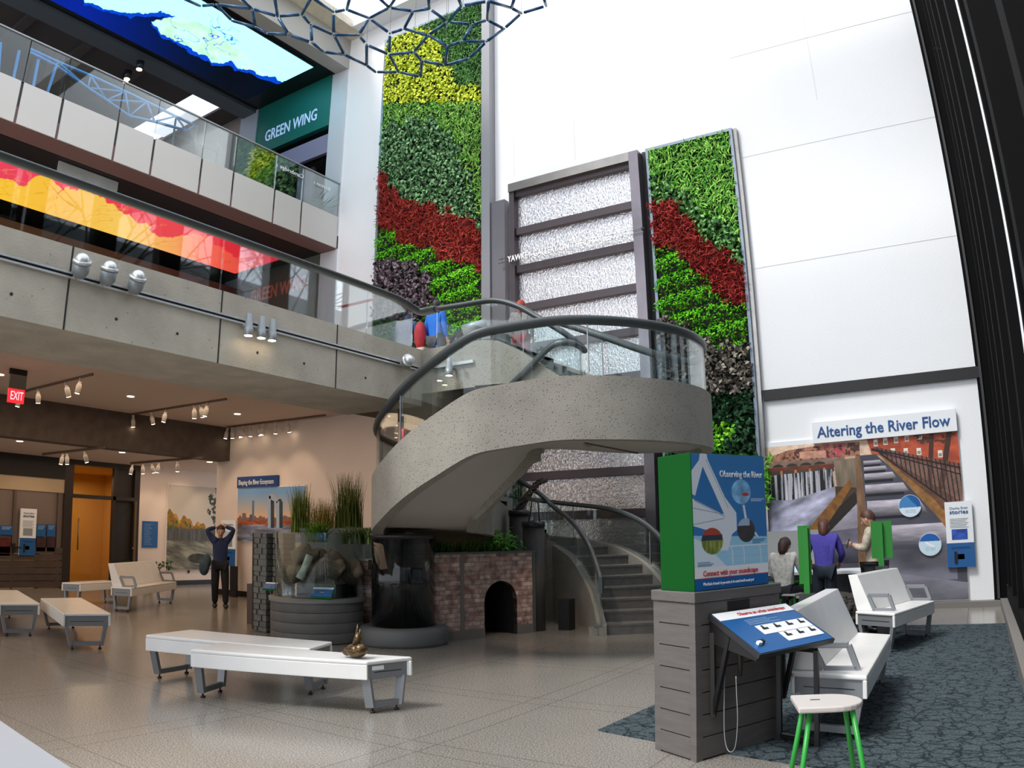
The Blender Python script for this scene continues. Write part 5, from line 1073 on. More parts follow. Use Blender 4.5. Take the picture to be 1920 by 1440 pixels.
grass_tuft('tall_reeds', 'tallest reed clump right of the skyline picture', [(t2_[0], t2_[1]), (t2_[0]+.15, t2_[1])], 420, 1.15, .016, .26, '364c1c', '858a44', .18, 1.5)
grass_tuft('tall_reeds', 'lower golden reed clump between the two tall reed clumps', [(t3_[0], t3_[1]), (t3_[0]-.2, t3_[1])], 300, .75, .014, .5, '6a6428', 'a8944a', .2, 1.5)
# stone-clad post, metal frame and back box of the terrarium
bb = tag(empty('exhibit_case', (-9.3, 9.9, 0)), 'dark grey case behind the terrarium carrying the reeds', 'case')
MB().box(-10.2, -7.9, 9.45, 10.0, 0, 1.55).build('body', mat('zinc_panel', '5d6466', .5, noise=.1, nscale=1), bb); MB().box(-10.22, -7.88, 9.43, 10.02, 1.55, 1.6).build('rim', M_dgrey, bb)
mf = tag(empty('metal_frame', (-10.3, 9.2, 1.5)), 'grey square metal frame standing on the stone-clad posts', 'frame')
fa = [py(*q, 8.2) for q in ((508, 990), (508, 930), (524, 940), (524, 990))]
MB().bar(fa[0], fa[1], .07).build('left_post', M_lgrey, mf); MB().bar(fa[1], fa[2], .07).build('top_bar', M_lgrey, mf); MB().bar(fa[2], fa[3], .07).build('right_post', M_lgrey, mf)
M_stone = mat('stacked_stone', '6a6c68', .9, noise=.2, nscale=7, bump=.5, bscale=25)
def stone_post(c, w, h, label):
    e_ = tag(empty('stone_post', (c[0], c[1], 0)), label, 'post', 'stone-clad posts'); MB().box(c[0]-w+.015, c[0]+w-.015, c[1]-w+.015, c[1]+w-.015, 0, h).build('core', M_dgrey, e_)
    z = .02; i = 0; st = MB()
    while z < h-.05:
        hh = .07+.035*((i*37) % 5)/5; k = -w
        for (a, b) in ((-w, -.02+.05*((i*13) % 3-1)), (.0+.05*((i*13) % 3-1), w)): st.box(c[0]+a, c[0]+b-.01, c[1]-w-.01*(i % 2), c[1]+w, z, min(z+hh-.012, h))
        z += hh; i += 1
    st.build('stone_cladding', M_stone, e_)
stone_post((py(502, 1100, 8.15)[0], 8.15), .15, 1.5, 'left stone-clad post of the terrarium'); stone_post((py(533, 1100, 8.2)[0], 8.2), .12, 1.5, 'right stone-clad post of the terrarium beside the glass')
tag(MB().box(-9.98, -9.84, 8.2, 8.6, 0.0, 1.5).build('dark_post', mat('bark_post', '2c241e', .8, noise=.3, nscale=5)), 'dark bark-coloured post left of the stone-clad posts', 'post')
tag(MB().box(-10.6, -10.05, 8.6, 9.1, 0, .66).build('low_plinth', mat('plinth_brown', '4c403c', .7)), 'low brown block at the left end of the terrarium', 'block')
lp = fl(653, 1150, .72)
def reader(c, yaw, label, w=.30):
    e_ = tag(empty('reading_panel', c), label, 'sign', 'tilted reading panels'); r = np.array([math.cos(yaw), math.sin(yaw), 0]); f = np.array([-math.sin(yaw), math.cos(yaw), 0]); t = (f*.8+np.array([0, 0, .6])); t /= np.linalg.norm(t); nn = np.cross(r, t); c = np.array(c, float)
    MB().obox(c, r, t, nn, w/2, w*.34, .012).build('green_back', M_green, e_); MB().obox(c+nn*.016, r, t, nn, w*.48, w*.31, .004).build('blue_face', M_blue, e_); MB().obox(c+nn*.022+t*w*.24, r, t, nn, w*.48, w*.06, .003).build('white_header', M_wprint, e_)
    fs = MB().ball(c+nn*.02-t*w*.04, w*.16, (1, .35, .05), 12); fs.build('fish', M_pale, e_); MB().bar(c-nn*.02, c-nn*.02-np.array([0, 0, .12]), .03).build('bracket', M_dgrey, e_)
reader((-7.90, 7.72, .70), .5, 'blue tilted panel with a white fish on the round tub rim'); reader((-9.12, 7.85, .72), .3, 'small green and white tilted panel before the stone-clad posts', .22)
tag(MB().box(-6.05, -5.86, 10.9, 11.1, 0, .48).build('dark_bin', M_black), 'small black box standing between the pipes and the stair foot', 'box')
# ================================================================== white benches
M_bench = mat('white_solid_surface', 'e9e8e6', 0.22, noise=0.03, nscale=4)
M_bleg = mat('bench_grey', '83868a', 0.4, metal=0.3)
def bench(label, q, z=.45, back=None, arm=True, ap=.16, plate=None):
    """q: near-left, near-right, far-right, far-left corners of the seat (near/far are the two short ends)"""
    q = [np.array(p, float) for p in q]; c = sum(q)/4
    e_ = tag(empty('bench', (c[0], c[1], 0)), label, 'bench', 'white benches with grey trapezoid legs')
    MB().prism([tuple(p) for p in q], z-.035, z).build('seat', M_bench, e_, bevel=.012)
    nl, nr, fr, fl_ = q
    for a, b in ((nl, fl_), (nr, fr)):
        d = (b-a)/np.linalg.norm(b-a); inn = c-(a+b)/2; inn = inn-d*(inn@d); inn /= np.linalg.norm(inn)
        MB().prism([tuple(a), tuple(b), tuple(b+inn*.03), tuple(a+inn*.03)], z-ap, z-.034).build('apron', M_bench, e_, bevel=.006)
    ax = ((fl_+fr)/2-(nl+nr)/2); ax /= np.linalg.norm(ax)
    for (a, b, s) in ((nl, nr, 1), (fl_, fr, -1)):
        d = (b-a)/np.linalg.norm(b-a); a2 = a+d*.032+ax*s*.02; b2 = b-d*.032+ax*s*.02
        epl = MB().prism([tuple(a2), tuple(b2), tuple(b2+ax*s*.03), tuple(a2+ax*s*.03)], z-ap-.0, z-.036).build('end_plate', M_bleg, e_)
        m1 = a2+d*.06; m2 = b2-d*.06; o_ = ax*s*-.003; MB().prism([tuple(m1+o_), tuple(m2+o_), tuple(m2), tuple(m1)], z-.105, z-.099).build('slot', M_black, epl)
        L_ = np.linalg.norm(b2-a2); t1 = a2+d*.02; t2 = b2-d*.02; u1 = a2+d*L_*.14; u2 = b2-d*L_*.14; k = ax*s*.035
        P3 = lambda p, zz: np.array([p[0]+k[0], p[1]+k[1], zz])
        lg = MB(); lg.bar(P3(t1, z-ap+.01), P3(u1, .05), .04, .075, upv=(ax[0], ax[1], 0)); lg.bar(P3(t2, z-ap+.01), P3(u2, .05), .04, .075, upv=(ax[0], ax[1], 0)); lg.bar(P3(u1, .07), P3(u2, .07), .04, .05)
        lgo = lg.build('leg_frame', M_bleg, e_)
        for u in (u1+d*.02, u2-d*.02): MB().lathe([(.022, 0), (.024, .015), (.008, .02), (.008, .05)], P3(u, 0.0), 12).build('foot', M_black, lgo)
    if back:    # upright slab on the named long side
        a, b = (nl, fl_) if back == 'left' else (nr, fr); a, b = a*0.97+b*0.03, a*.05+b*.95
        d = (b-a)/np.linalg.norm(b-a); inn = c-(a+b)/2; inn -= d*(inn@d); inn /= np.linalg.norm(inn); vs = []
        for p in (a, b): vs += [(*p, z+.001), (*(p+inn*.20), z+.001), (*(p+inn*.08-inn*.06), z+.42), (*(p-inn*.10), z+.42)]
        MB().add(vs, [(0, 1, 2, 3), (7, 6, 5, 4), (0, 4, 5, 1), (1, 5, 6, 2), (2, 6, 7, 3), (3, 7, 4, 0)]).build('backrest', M_bench, e_, bevel=.008)
        if arm:
            for p, s in ((a, 1), (b, -1))[:(1 if arm == 'near' else 2)]:
                o_ = p+d*s*.03; h = MB(); r1 = o_+inn*.14; r2 = o_+inn*.40; r1b = o_+inn*.22; r2b = o_+inn*.46
                pts = [np.array([*r1b, z+.01]), np.array([*r1, z+.18]), np.array([*r2, z+.18]), np.array([*r2b, z+.01])]
                for i in range(4): h.bar(pts[i], pts[(i+1) % 4], .045, .022, upv=(d[0], d[1], 0))
                h.build('armrest', M_bleg, e_, bevel=.004)
    if plate:
        d = (nr-nl)/np.linalg.norm(nr-nl); o_ = nl+d*.07-ax*0.0; MB().prism([tuple(o_-ax*-.016), tuple(o_+d*.11-ax*-.016), tuple(o_+d*.11-ax*-.02), tuple(o_-ax*-.02)], z-.085, z-.05).build('label_plate', M_wprint, e_)
    return e_
bench('white bench nearest the middle of the hall, with a bronze sculpture on it', [(-4.53, 4.93), (-4.40, 5.36), (-6.30, 4.80), (-6.10, 4.30)][0:1]+[(-4.40, 5.36), (-6.30, 4.80), (-6.10, 4.30)], plate=True)
bench('white bench pushed against the back of the bench with the sculpture', [(-5.43, 5.14), (-5.62, 5.62), (-7.33, 5.18), (-7.21, 4.53)])
bench('white backless bench at the left, its grey end facing the camera', [(-9.50, 4.77), (-9.26, 5.31), (-11.55, 6.10), (-11.65, 5.48)])
bench('white bench cut by the left edge, beside the other backless one', [(-11.03, 4.58), (-10.87, 5.11), (-13.2, 5.80), (-13.4, 5.2)])
bench('white bench with a backrest near the far gallery wall', [(-13.56, 7.76), (-13.18, 7.98), (-14.50, 9.86), (-14.92, 9.62)], back='left')
bench('low backless white bench beside the far bench with a backrest', [(-14.86, 7.42), (-14.58, 7.68), (-15.02, 8.80), (-15.36, 8.62)])
bench('white bench with a backrest on the carpet, nearest the kiosk stool', [(-1.30, 5.72), (-0.75, 5.62), (-0.80, 7.70), (-1.32, 7.95)], back='left', z=.462, arm='near')
bench('white bench with a backrest on the carpet, nearest the river picture', [(-1.42, 9.75), (-0.93, 9.42), (-0.56, 10.80), (-1.02, 11.05)], back='left', z=.462)
bench('backless white bench on the carpet behind the two seats with backrests', [(-1.95, 8.35), (-1.46, 8.25), (-1.52, 9.62), (-2.0, 9.75)], z=.462)
# bronze sculpture on the front bench: a squat toad-like animal with two raised shoots
sp = fl(668, 1234, .45); bz = mat('bronze_patina', '5c4a34', .35, metal=.85, noise=.3, nscale=12)
sc2 = tag(empty('bronze_sculpture', (sp[0], sp[1], .451)), 'small dark bronze rabbit sculpture sitting on the front white bench', 'sculpture')
b_ = MB().ball((sp[0], sp[1], .515), .085, (1.25, .9, .72), 20); b_.ball((sp[0]-.085, sp[1]-.02, .50), .045, (1, .9, .8), 16); b_.ball((sp[0]+.06, sp[1]-.01, .53), .06, (1, 1, .9), 16); b_.ball((sp[0]-.125, sp[1]-.02, .493), .018, (1.6, .8, .6), 10)
b_.build('body', bz, sc2)
MB().tube([(sp[0]+.005, sp[1], .56), (sp[0]+.02, sp[1], .62), (sp[0]+.015, sp[1]+.01, .67)], [.04, .035, .02], 12).tube([(sp[0]+.03, sp[1], .62), (sp[0]+.05, sp[1], .70)], [.018, .006], 8).tube([(sp[0]+.01, sp[1], .64), (sp[0]+.01, sp[1]+.01, .74)], [.018, .005], 8).build('raised_ears', bz, sc2)
# ================================================================== listening kiosk
K0 = np.array([-1.72, 4.89]); KL = np.array([-2.09, 5.10]); KR = np.array([-1.36, 5.68]); KB = KL+KR-K0
dk = (KR-K0)/np.linalg.norm(KR-K0); dl = (KL-K0)/np.linalg.norm(KL-K0); nk = np.array([dk[1], -dk[0]]); LK = np.linalg.norm(KR-K0); LL = np.linalg.norm(KL-K0)
M_kb = mat('grey_wood_boards', '635e5c', .65, noise=.10, nscale=4, bump=.15, bscale=30, stretch=(1, 1, 8))
ki = tag(empty('listening_kiosk', (K0[0], K0[1], 0)), 'grey boarded kiosk base with a green box and an Observing the River panel on top', 'kiosk')
MB().prism([tuple(K0+dk*.01+dl*.01), tuple(KR-dk*.01+dl*.01), tuple(KB-dk*.01-dl*.01), tuple(KL+dk*.01-dl*.01)], 0, 1.0).build('core', M_black, ki)
for cpt in (K0, KL, KR, KB):
    cc_ = (K0+KR+KL+KB)/4; v = cpt
    a = 1 if cpt is K0 or cpt is KL else -1; b = 1 if cpt is K0 or cpt is KR else -1
    MB().prism([tuple(v), tuple(v+dk*a*.06), tuple(v+dk*a*.06+dl*b*.06), tuple(v+dl*b*.06)], 0, 1.03).build('corner_post', M_kb, ki)
for i in range(7):
    z0 = .012+i*.146
    for (p, d, L_, o_) in ((K0, dk, LK, nk), (K0, dl, LL, -dk), (KL, dk, LK, -nk)):
        MB().prism([tuple(p+d*.058+o_*.0), tuple(p+d*(L_-.058)), tuple(p+d*(L_-.058)-o_*.02), tuple(p+d*.058-o_*.02)], z0, z0+.138).build('board', M_kb, ki)
ex_ = .012
MB().prism([tuple(K0-dk*ex_-dl*ex_), tuple(KR+dk*ex_-dl*ex_), tuple(KB+dk*ex_+dl*ex_), tuple(KL-dk*ex_+dl*ex_)], 1.03, 1.10).build('cap', M_kb, ki, bevel=.006)
sl = K0+dk*LK*.36+nk*.001; MB().prism([tuple(sl), tuple(sl+dk*.22), tuple(sl+dk*.22+nk*.004), tuple(sl+nk*.004)], .955, 1.015).build('slot', M_black, ki)
g0 = K0+dk*.012+dl*.012; gR = LK*.86; gL = LL*.80
gb = tag(empty('display_box', (g0[0], g0[1], 1.10)), 'tall green box with a blue Observing the River picture on the grey kiosk', 'display box')
MB().prism([tuple(g0), tuple(g0+dk*gR), tuple(g0+dk*gR+dl*gL), tuple(g0+dl*gL)], 1.10, 2.0).build('green_body', mat('dark_green_lacquer', '08501a', .6, spec=.15), gb, bevel=.004)
def observing(u, v):
    p = Pic(u, v, hexc('2f6ea8')); g = v
    p.c = [hexc('3577b8')[i]*(1-.25*g)+hexc('5a9ad2')[i]*.25*g for i in range(3)]; W_ = hexc('e3eaf4'); LB = hexc('9fd2ee')
    p.poly([(0, .40), (.15, .395), (1, .37), (1, .16), (0, .16)], LB); p.poly([(0, .38), (.12, .35), (.42, .16), (0, .16)], hexc('dcebf6'))
    p.poly([(.12, 1.01), (.20, 1.01), (.215, .955), (.42, .68), (.57, .56), (.57, .43), (.50, .40), (.44, .28), (.34, .28), (.37, .40), (0, .47), (0, .67), (.02, .66), (.40, .545), (.145, .905), (.035, .69), (0, .70), (0, .87), (.10, .95)], W_)
    p.poly([(.15, .90), (.40, .555), (.05, .675), (.04, .69)], hexc('3679b8'))
    for (a, b) in (((.02, .655), (.42, .53)), ((0, .48), (.40, .52)), ((.19, .96), (.46, .60)), ((0, .60), (.40, .55))):
        t = ((u-a[0])*(b[0]-a[0])+(v-a[1])*(b[1]-a[1]))/((b[0]-a[0])**2+(b[1]-a[1])**2); d = np.hypot(u-a[0]-t*(b[0]-a[0]), v-a[1]-t*(b[1]-a[1])); p.put((d < .003) & (t > 0) & (t < 1), hexc('9aa6b8'))
    p.put((v < .315) & (v > .305) & (u > .4), W_)
    for x in (.50, .66, .90): p.put((np.abs(u-x+.02*np.clip((v-.27)/.04, 0, 1)) < .006) & (v < .31) & (v > .17), W_)
    p.put((u > .42) & (v < .30) & (v > .17) & (np.abs((v*60) % 1-.5) > .46), hexc('c2e2f2'))
    p.poly([(.66, .62), (.69, .62), (.72, .50), (.88, .37), (.85, .37), (.69, .49)], W_)
    m = np.hypot((u-.65)/.135, (v-.72)/.095) < 1; n = fbm(u*9, v*14); p.put(m, tuple(np.clip(hexc('7ab0dc')[i]*(.6+.9*n)+.08*(v < .69), 0, 1) for i in range(3))); p.put(m & (np.hypot((u-.71)/.045, (v-.70)/.014) < 1), hexc('c8402c'))
    m = np.hypot((u-.70)/.125, (v-.425)/.092) < 1; p.put(m, tuple(hexc('4a4648')[i]*(.8+.4*n) for i in range(3))); p.put(m & (v > .46) & (u < .75), hexc('a8c0d8'))
    m = np.hypot((u-.235)/.14, (v-.355)/.098) < 1; p.put(m, tuple(np.clip(hexc('8c9a4a')[i]*(.5+.9*fbm(u*60, v*12)), 0, 1) for i in range(3))); p.put(m & (v > .36), hexc('3a3f50')); p.put(m & (v > .40), hexc('b04a3a'))
    p.put((v < .165) & (v > .088), hexc('f2f3f6')); p.put((v < .088) & (v > .083), hexc('d03a34')); p.put(v < .083, hexc('1b63a6'))
    for (x0, x1, yy_, c) in ((.78, .98, .665, 'b8d0e8'), (.78, .94, .652, 'b8d0e8'), (.78, .97, .352, '4a78a8'), (.78, .95, .338, '4a78a8'), (.78, .9, .324, '4a78a8'), (.04, .2, .20, '6a8cb0'), (.04, .24, .188, '6a8cb0'), (.04, .22, .176, '6a8cb0')):
        p.put((u > x0) & (u < x1) & (np.abs(v-yy_) < .004), hexc(c))
    return p.c
pO = g0+nk*.006; painted('print', observing, (pO[0], pO[1], 1.105), (dk[0]*gR, dk[1]*gR, 0), (0, 0, .89), 260, 380, vcol_mat('printed_picture'), gb)
kr = (dk[0], dk[1], 0); tp = lambda s, z, o=.009: (g0[0]+dk[0]*s+nk[0]*o, g0[1]+dk[1]*s+nk[1]*o, z)
text('Observing the River', tp(gR*.36, 1.845), kr, (0, 0, 1), .062, M_pale, parent=gb, width=gR*.60, ext=.001, bold=.0008)
text('Connect with your soundscape', tp(gR*.10, 1.195), kr, (0, 0, 1), .052, M_redp, parent=gb, width=gR*.74, ext=.001, bold=.0008)
text('What kinds of sounds do you notice in the natural world around you?', tp(gR*.10, 1.135), kr, (0, 0, 1), .028, M_pale, parent=gb, width=gR*.68, ext=.001)
# slanted reading desk on the kiosk
def onface(xp, yp, off=0.0):     # a place on the vertical plane of the kiosk's right face
    d = ray(xp, yp); M_ = np.array([[dk[0], -d[0]], [dk[1], -d[1]]]); s, t = np.linalg.solve(M_, -(K0+nk*off)); return s, EYE[2]+d[2]*t
sA, zA = onface(1330, 1152, .01); sB, zB = onface(1473, 1131, .01); zt_k = (zA+zB)/2
def outp(s, xp, yp):
    b = K0+dk*s; d = ray(xp, yp); M_ = np.array([[nk[0], -d[0]], [nk[1], -d[1]]]); o, t = np.linalg.solve(M_, -b); return o, EYE[2]+d[2]*t
oA, zfA = outp(sA, 1425, 1228); 
def D3(s, f):     # desk surface: s along the kiosk, f 0 (back) .. 1 (front)
    p = K0+dk*s+nk*(.01+f*(oA-.01)); return np.array([p[0], p[1], zt_k*(1-f)+zfA*f])
dn = np.cross(D3(sB, 0)-D3(sA, 0), D3(sA, 1)-D3(sA, 0)); dn /= np.linalg.norm(dn); dn = dn if dn[2] > 0 else -dn
dsk = tag(empty('listening_desk', (K0[0]+.2, K0[1]+.2, .7)), 'slanted blue reading desk with picture buttons bracketed to the grey kiosk', 'desk')
MB().slab([D3(sA, 0), D3(sB, 0), D3(sB, 1), D3(sA, 1)], -dn*.035).build('tray', mat('desk_black', '26262a', .4), dsk)
bfc = MB().slab([D3(sA+.015, .02)+dn*.003, D3(sB-.015, .02)+dn*.003, D3(sB-.015, .98)+dn*.003, D3(sA+.015, .98)+dn*.003], -dn*.003).build('blue_face', M_blue, dsk)
MB().slab([D3(sA+.015, .02)+dn*.006, D3(sB-.015, .02)+dn*.006, D3(sB-.015, .20)+dn*.006, D3(sA+.015, .20)+dn*.006], -dn*.003).build('white_header', M_wprint, bfc)
du = (D3(sB, 0)-D3(sA, 0)); du /= np.linalg.norm(du); dw = D3(sA, 0)-D3(sA, 1); dw /= np.linalg.norm(dw); LS = sB-sA
text('Observe an urban soundscape', D3(sA+LS*.27, .145)+dn*.008, du, dw, .045, M_redp, parent=dsk, width=LS*.62, ext=.001, bold=.0008)
for r_ in range(4): MB().slab([D3(sA+LS*.27, .26+r_*.035)+dn*.005, D3(sA+LS*(.55+.12*(r_ % 2)), .26+r_*.035)+dn*.005, D3(sA+LS*(.55+.12*(r_ % 2)), .268+r_*.035)+dn*.005, D3(sA+LS*.27, .268+r_*.035)+dn*.005], -dn*.002).build('text_line', mat('pale_text', 'a9c3dd'), dsk)
for r_, cs in ((0, range(4)), (1, range(1, 4))):
    for c_ in cs:
        s0 = sA+LS*(.30+c_*.165); f0 = .42+r_*.22
        pbn = MB().slab([D3(s0, f0)+dn*.006, D3(s0+LS*.158, f0)+dn*.006, D3(s0+LS*.158, f0+.21)+dn*.006, D3(s0, f0+.21)+dn*.006], -dn*.004).build('picture_button', M_wprint, dsk)
        cpt = D3(s0+LS*.08, f0+.09)+dn*.007; MB().obox(cpt, du, dw, dn, LS*.035, .010, .001).obox(cpt+dw*.018-du*.01, du, dw, dn, LS*.012, .018, .001).build('hand_icon', M_black, pbn)
for k_, dx in ((0, 0), (1, .035)):
    cpt = D3(sA+LS*.11+dx, .80-.02*k_)+dn*.014; MB().obox(cpt, du, dw, dn, .018, .012, .010).build('key', M_black if k_ else M_wprint, dsk)
sd = MB().slab([D3(sA+.01, .0)-dn*.03, D3(sA+.01, .95)-dn*.03, D3(sA+.01, .95)-dn*.03-[0, 0, .03], D3(sA+.01, .0)-dn*.03-[0, 0, .16]], (dk[0]*.015, dk[1]*.015, 0)); sd.build('side_plate', M_black, dsk)
for s_ in (sA+.02, sB-.05):
    b0_ = K0+dk*s_+nk*.015; q0_ = np.array([*b0_, zt_k-.12]); q1_ = np.array([*b0_, .28]); q2_ = D3(s_, .42)-dn*.05
    MB().bar(q0_, q1_, .035, .03).bar(q1_+[0, 0, .02], q2_, .03, .03).build('bracket', M_black, dsk)
# handset and its cord
hs = tag(empty('handset', (K0[0]+.3, K0[1]+.1, .6)), 'black listening handset hung under the slanted desk, with a thin grey cord', 'handset')
ha = outp(sA+.06, 1390, 1212); hp = lambda xp, yp, s=sA+.06: (lambda o, z: np.array([*(K0+dk*s+nk*o), z]))(*outp(s, xp, yp))
MB().tube([hp(1382, 1205), hp(1388, 1215), hp(1388, 1268)], [.02, .022, .014], 10).build('grip', M_black, hs)
MB().tube(smooth_path([hp(1359, 1225), hp(1358, 1300), hp(1358, 1370), hp(1362, 1400), hp(1370, 1410), hp(1379, 1398), hp(1383, 1350), hp(1381, 1300), hp(1380, 1268)], 5), .0035, 6).build('cord', M_lgrey, hs)
# black floor frame under the desk
fa_, fb_ = fl(1462, 1388), fl(1532, 1402); fr_ = tag(empty('floor_frame', fa_), 'black rectangular steel floor frame beside the kiosk', 'frame')
MB().bar((fa_[0], fa_[1], .012), (fa_[0], fa_[1], .66), .05, .03).build('post', M_black, fr_); MB().bar((fb_[0], fb_[1], .012), (fb_[0], fb_[1], .66), .05, .03).build('post', M_black, fr_)
MB().bar((fa_[0], fa_[1], .04), (fb_[0], fb_[1], .04), .04, .03).build('bottom_bar', M_black, fr_); MB().bar((fa_[0], fa_[1], .66), (fb_[0], fb_[1], .66), .04, .03).build('top_bar', M_black, fr_)
# stools
M_seat = mat('pale_laminate', 'c9c2bd', .3)
def stool(label, c, yaw, z=.6, r=.17):
    e_ = tag(empty('stool', (c[0], c[1], 0)), label, 'stool', 'green-legged stools'); ca, sa = math.cos(yaw), math.sin(yaw)
    pts = [(-r, -r*.95), (r*.1, -r*.95)]+[(r*.1+r*.95*math.cos(t), r*.95*math.sin(t)) for t in np.linspace(-PI/2, PI/2, 14)[1:-1]]+[(r*.1, r*.95), (-r, r*.95)]
    W2 = lambda p: (c[0]+p[0]*ca-p[1]*sa, c[1]+p[0]*sa+p[1]*ca)
    MB().prism([W2(p) for p in pts], z-.03, z).build('seat', M_seat, e_, bevel=.008)
    for sx_, sy_ in ((-1, -1), (1, -1), (1, 1), (-1, 1)):
        a = W2((sx_*r*.62, sy_*r*.62)); b = W2((sx_*r*1.15, sy_*r*1.15)); MB().tube([(a[0], a[1], z-.03), (b[0], b[1], .0)], .014, 10).build('leg', mat('green_leg', '2c9a3a', .35), e_)
    MB().obox((*W2((-.06, .02)), z+.001), (ca, sa, 0), (-sa, ca, 0), (0, 0, 1), .025, .008, .0006).build('logo_mark', M_dgrey, e_)
    return e_
stool('stool with pale seat and green legs in front of the kiosk desk', (-.76, 4.18), .35)
# green monitor posts and counter by the river picture
def gpost(label, x0, x1, y0, y1, bx0, bx1, by, Y, wing):
    a = py(x0, y0, Y); b = py(x1, y1, Y); c = py(bx0, by, Y); d = py(bx1, by, Y); e_ = tag(empty('sign_post', ((c[0]+d[0])/2, Y, 0)), label, 'post', 'green sign posts')
    MB().box(c[0], d[0], Y-.06, Y+.08, 0.0, c[2]).build('base', M_dgrey, e_)
    xm = (c[0]+d[0])/2; MB().box(xm-.035, xm+.035, Y-.03, Y+.03, c[2], a[2]-.03).build('post', M_green, e_)
    MB().box(a[0], b[0], Y+.03, Y+.06, b[2], a[2]).build('board', M_green, e_)
    MB().box((a[0]+b[0])/2-.012, (a[0]+b[0])/2+.012, Y-.0, Y+.03, b[2]+.02, a[2]-.02).build('rib', M_green, e_); return e_
gpost('tall narrow green post with a long board left of the purple jumper', 1494, 1521, 986, 1095, 1500, 1528, 1113, 9.8, 0)
gpost('green post with a wide square board right of the person in beige', 1631, 1674, 978, 1046, 1642, 1664, 1062, 10.9, 1)
ct = tag(empty('activity_counter', (-2.6, 12.7, 0)), 'long pale activity counter along the river picture', 'counter')
MB().box(-4.1, -1.45, 12.35, 13.05, .74, .79).build('worktop', mat('pale_top', 'dfe3e6', .35), ct, bevel=.006); MB().box(-4.0, -1.55, 12.5, 13.0, 0, .74).build('body', M_dgrey, ct)
MB().box(-4.1, -2.35, 13.05, 13.12, .79, 1.42).build('rear_panel', mat('mid_grey', '8b8c8b', .5), ct)
for i, (x, lab) in enumerate(((-3.55, 'pale blue activity screen on the counter left of the seated woman'), (-2.95, 'pale blue activity screen on the counter behind the seated woman'))):
    tag(MB().obox((x, 12.75, .86), (1, 0, 0), (0, .8, .6), (0, -.6, .8), .22, .16, .012).build('activity_screen', mat('screen_blue', '9cc8e8', .3, emit='8cc0ea', estr=.35)), lab, 'screen')
tag(MB().box(-3.25, -2.55, 12.2, 12.32, .50, .66).build('green_rail', M_green), 'green rail along the front of the activity counter', 'rail')
stool('green-legged stool under the seated woman', (-2.62, 11.75), 1.2, z=.52); stool('green-legged stool at the counter behind the tall green post', (-2.28, 11.2), .6, z=.52, r=.13)
rk = MB(); cx_ = py(1575, 1112, 10.9)
for i in range(260):
    a = rng.uniform(0, 2*PI); h = rng.random(); r = .34*math.sqrt(1-h*h*.7)*(.8+.2*rng.random()); rk.ball((cx_[0]+r*math.cos(a)*1.0, cx_[1]+r*math.sin(a), .05+h*.50), .05, (1, 1, .7), 6)
tag(rk.ball((cx_[0], cx_[1], .3), .3, (1.1, 1, 1), 16).build('textured_mound', mat('charcoal_rock', '37342f', .9, noise=.3, nscale=20)), 'dark lumpy textured mound behind the carpet benches', 'sculpture')
# near display table whose corner shows at the lower left
nt_ = tag(empty('display_table', (-2.9, .8, 0)), 'grey-topped display table corner at the lower left edge', 'table')
tpz = [(-2.98, 1.235), (-2.20, 1.145), (-1.9, .40), (-3.4, .45)]
MB().prism(tpz, .77, .80).build('top', mat('pale_grey_top', '9b9da3', .5), nt_); MB().prism([(-2.985, 1.25), (-2.19, 1.16), (-1.88, .385), (-3.42, .435)], .72, .772).build('edge', M_dgrey, nt_)
for p in ((-2.85, 1.1), (-2.3, 1.05), (-2.05, .5), (-3.25, .55)): MB().bar((*p, 0), (*p, .72), .05).build('leg', M_dgrey, nt_)
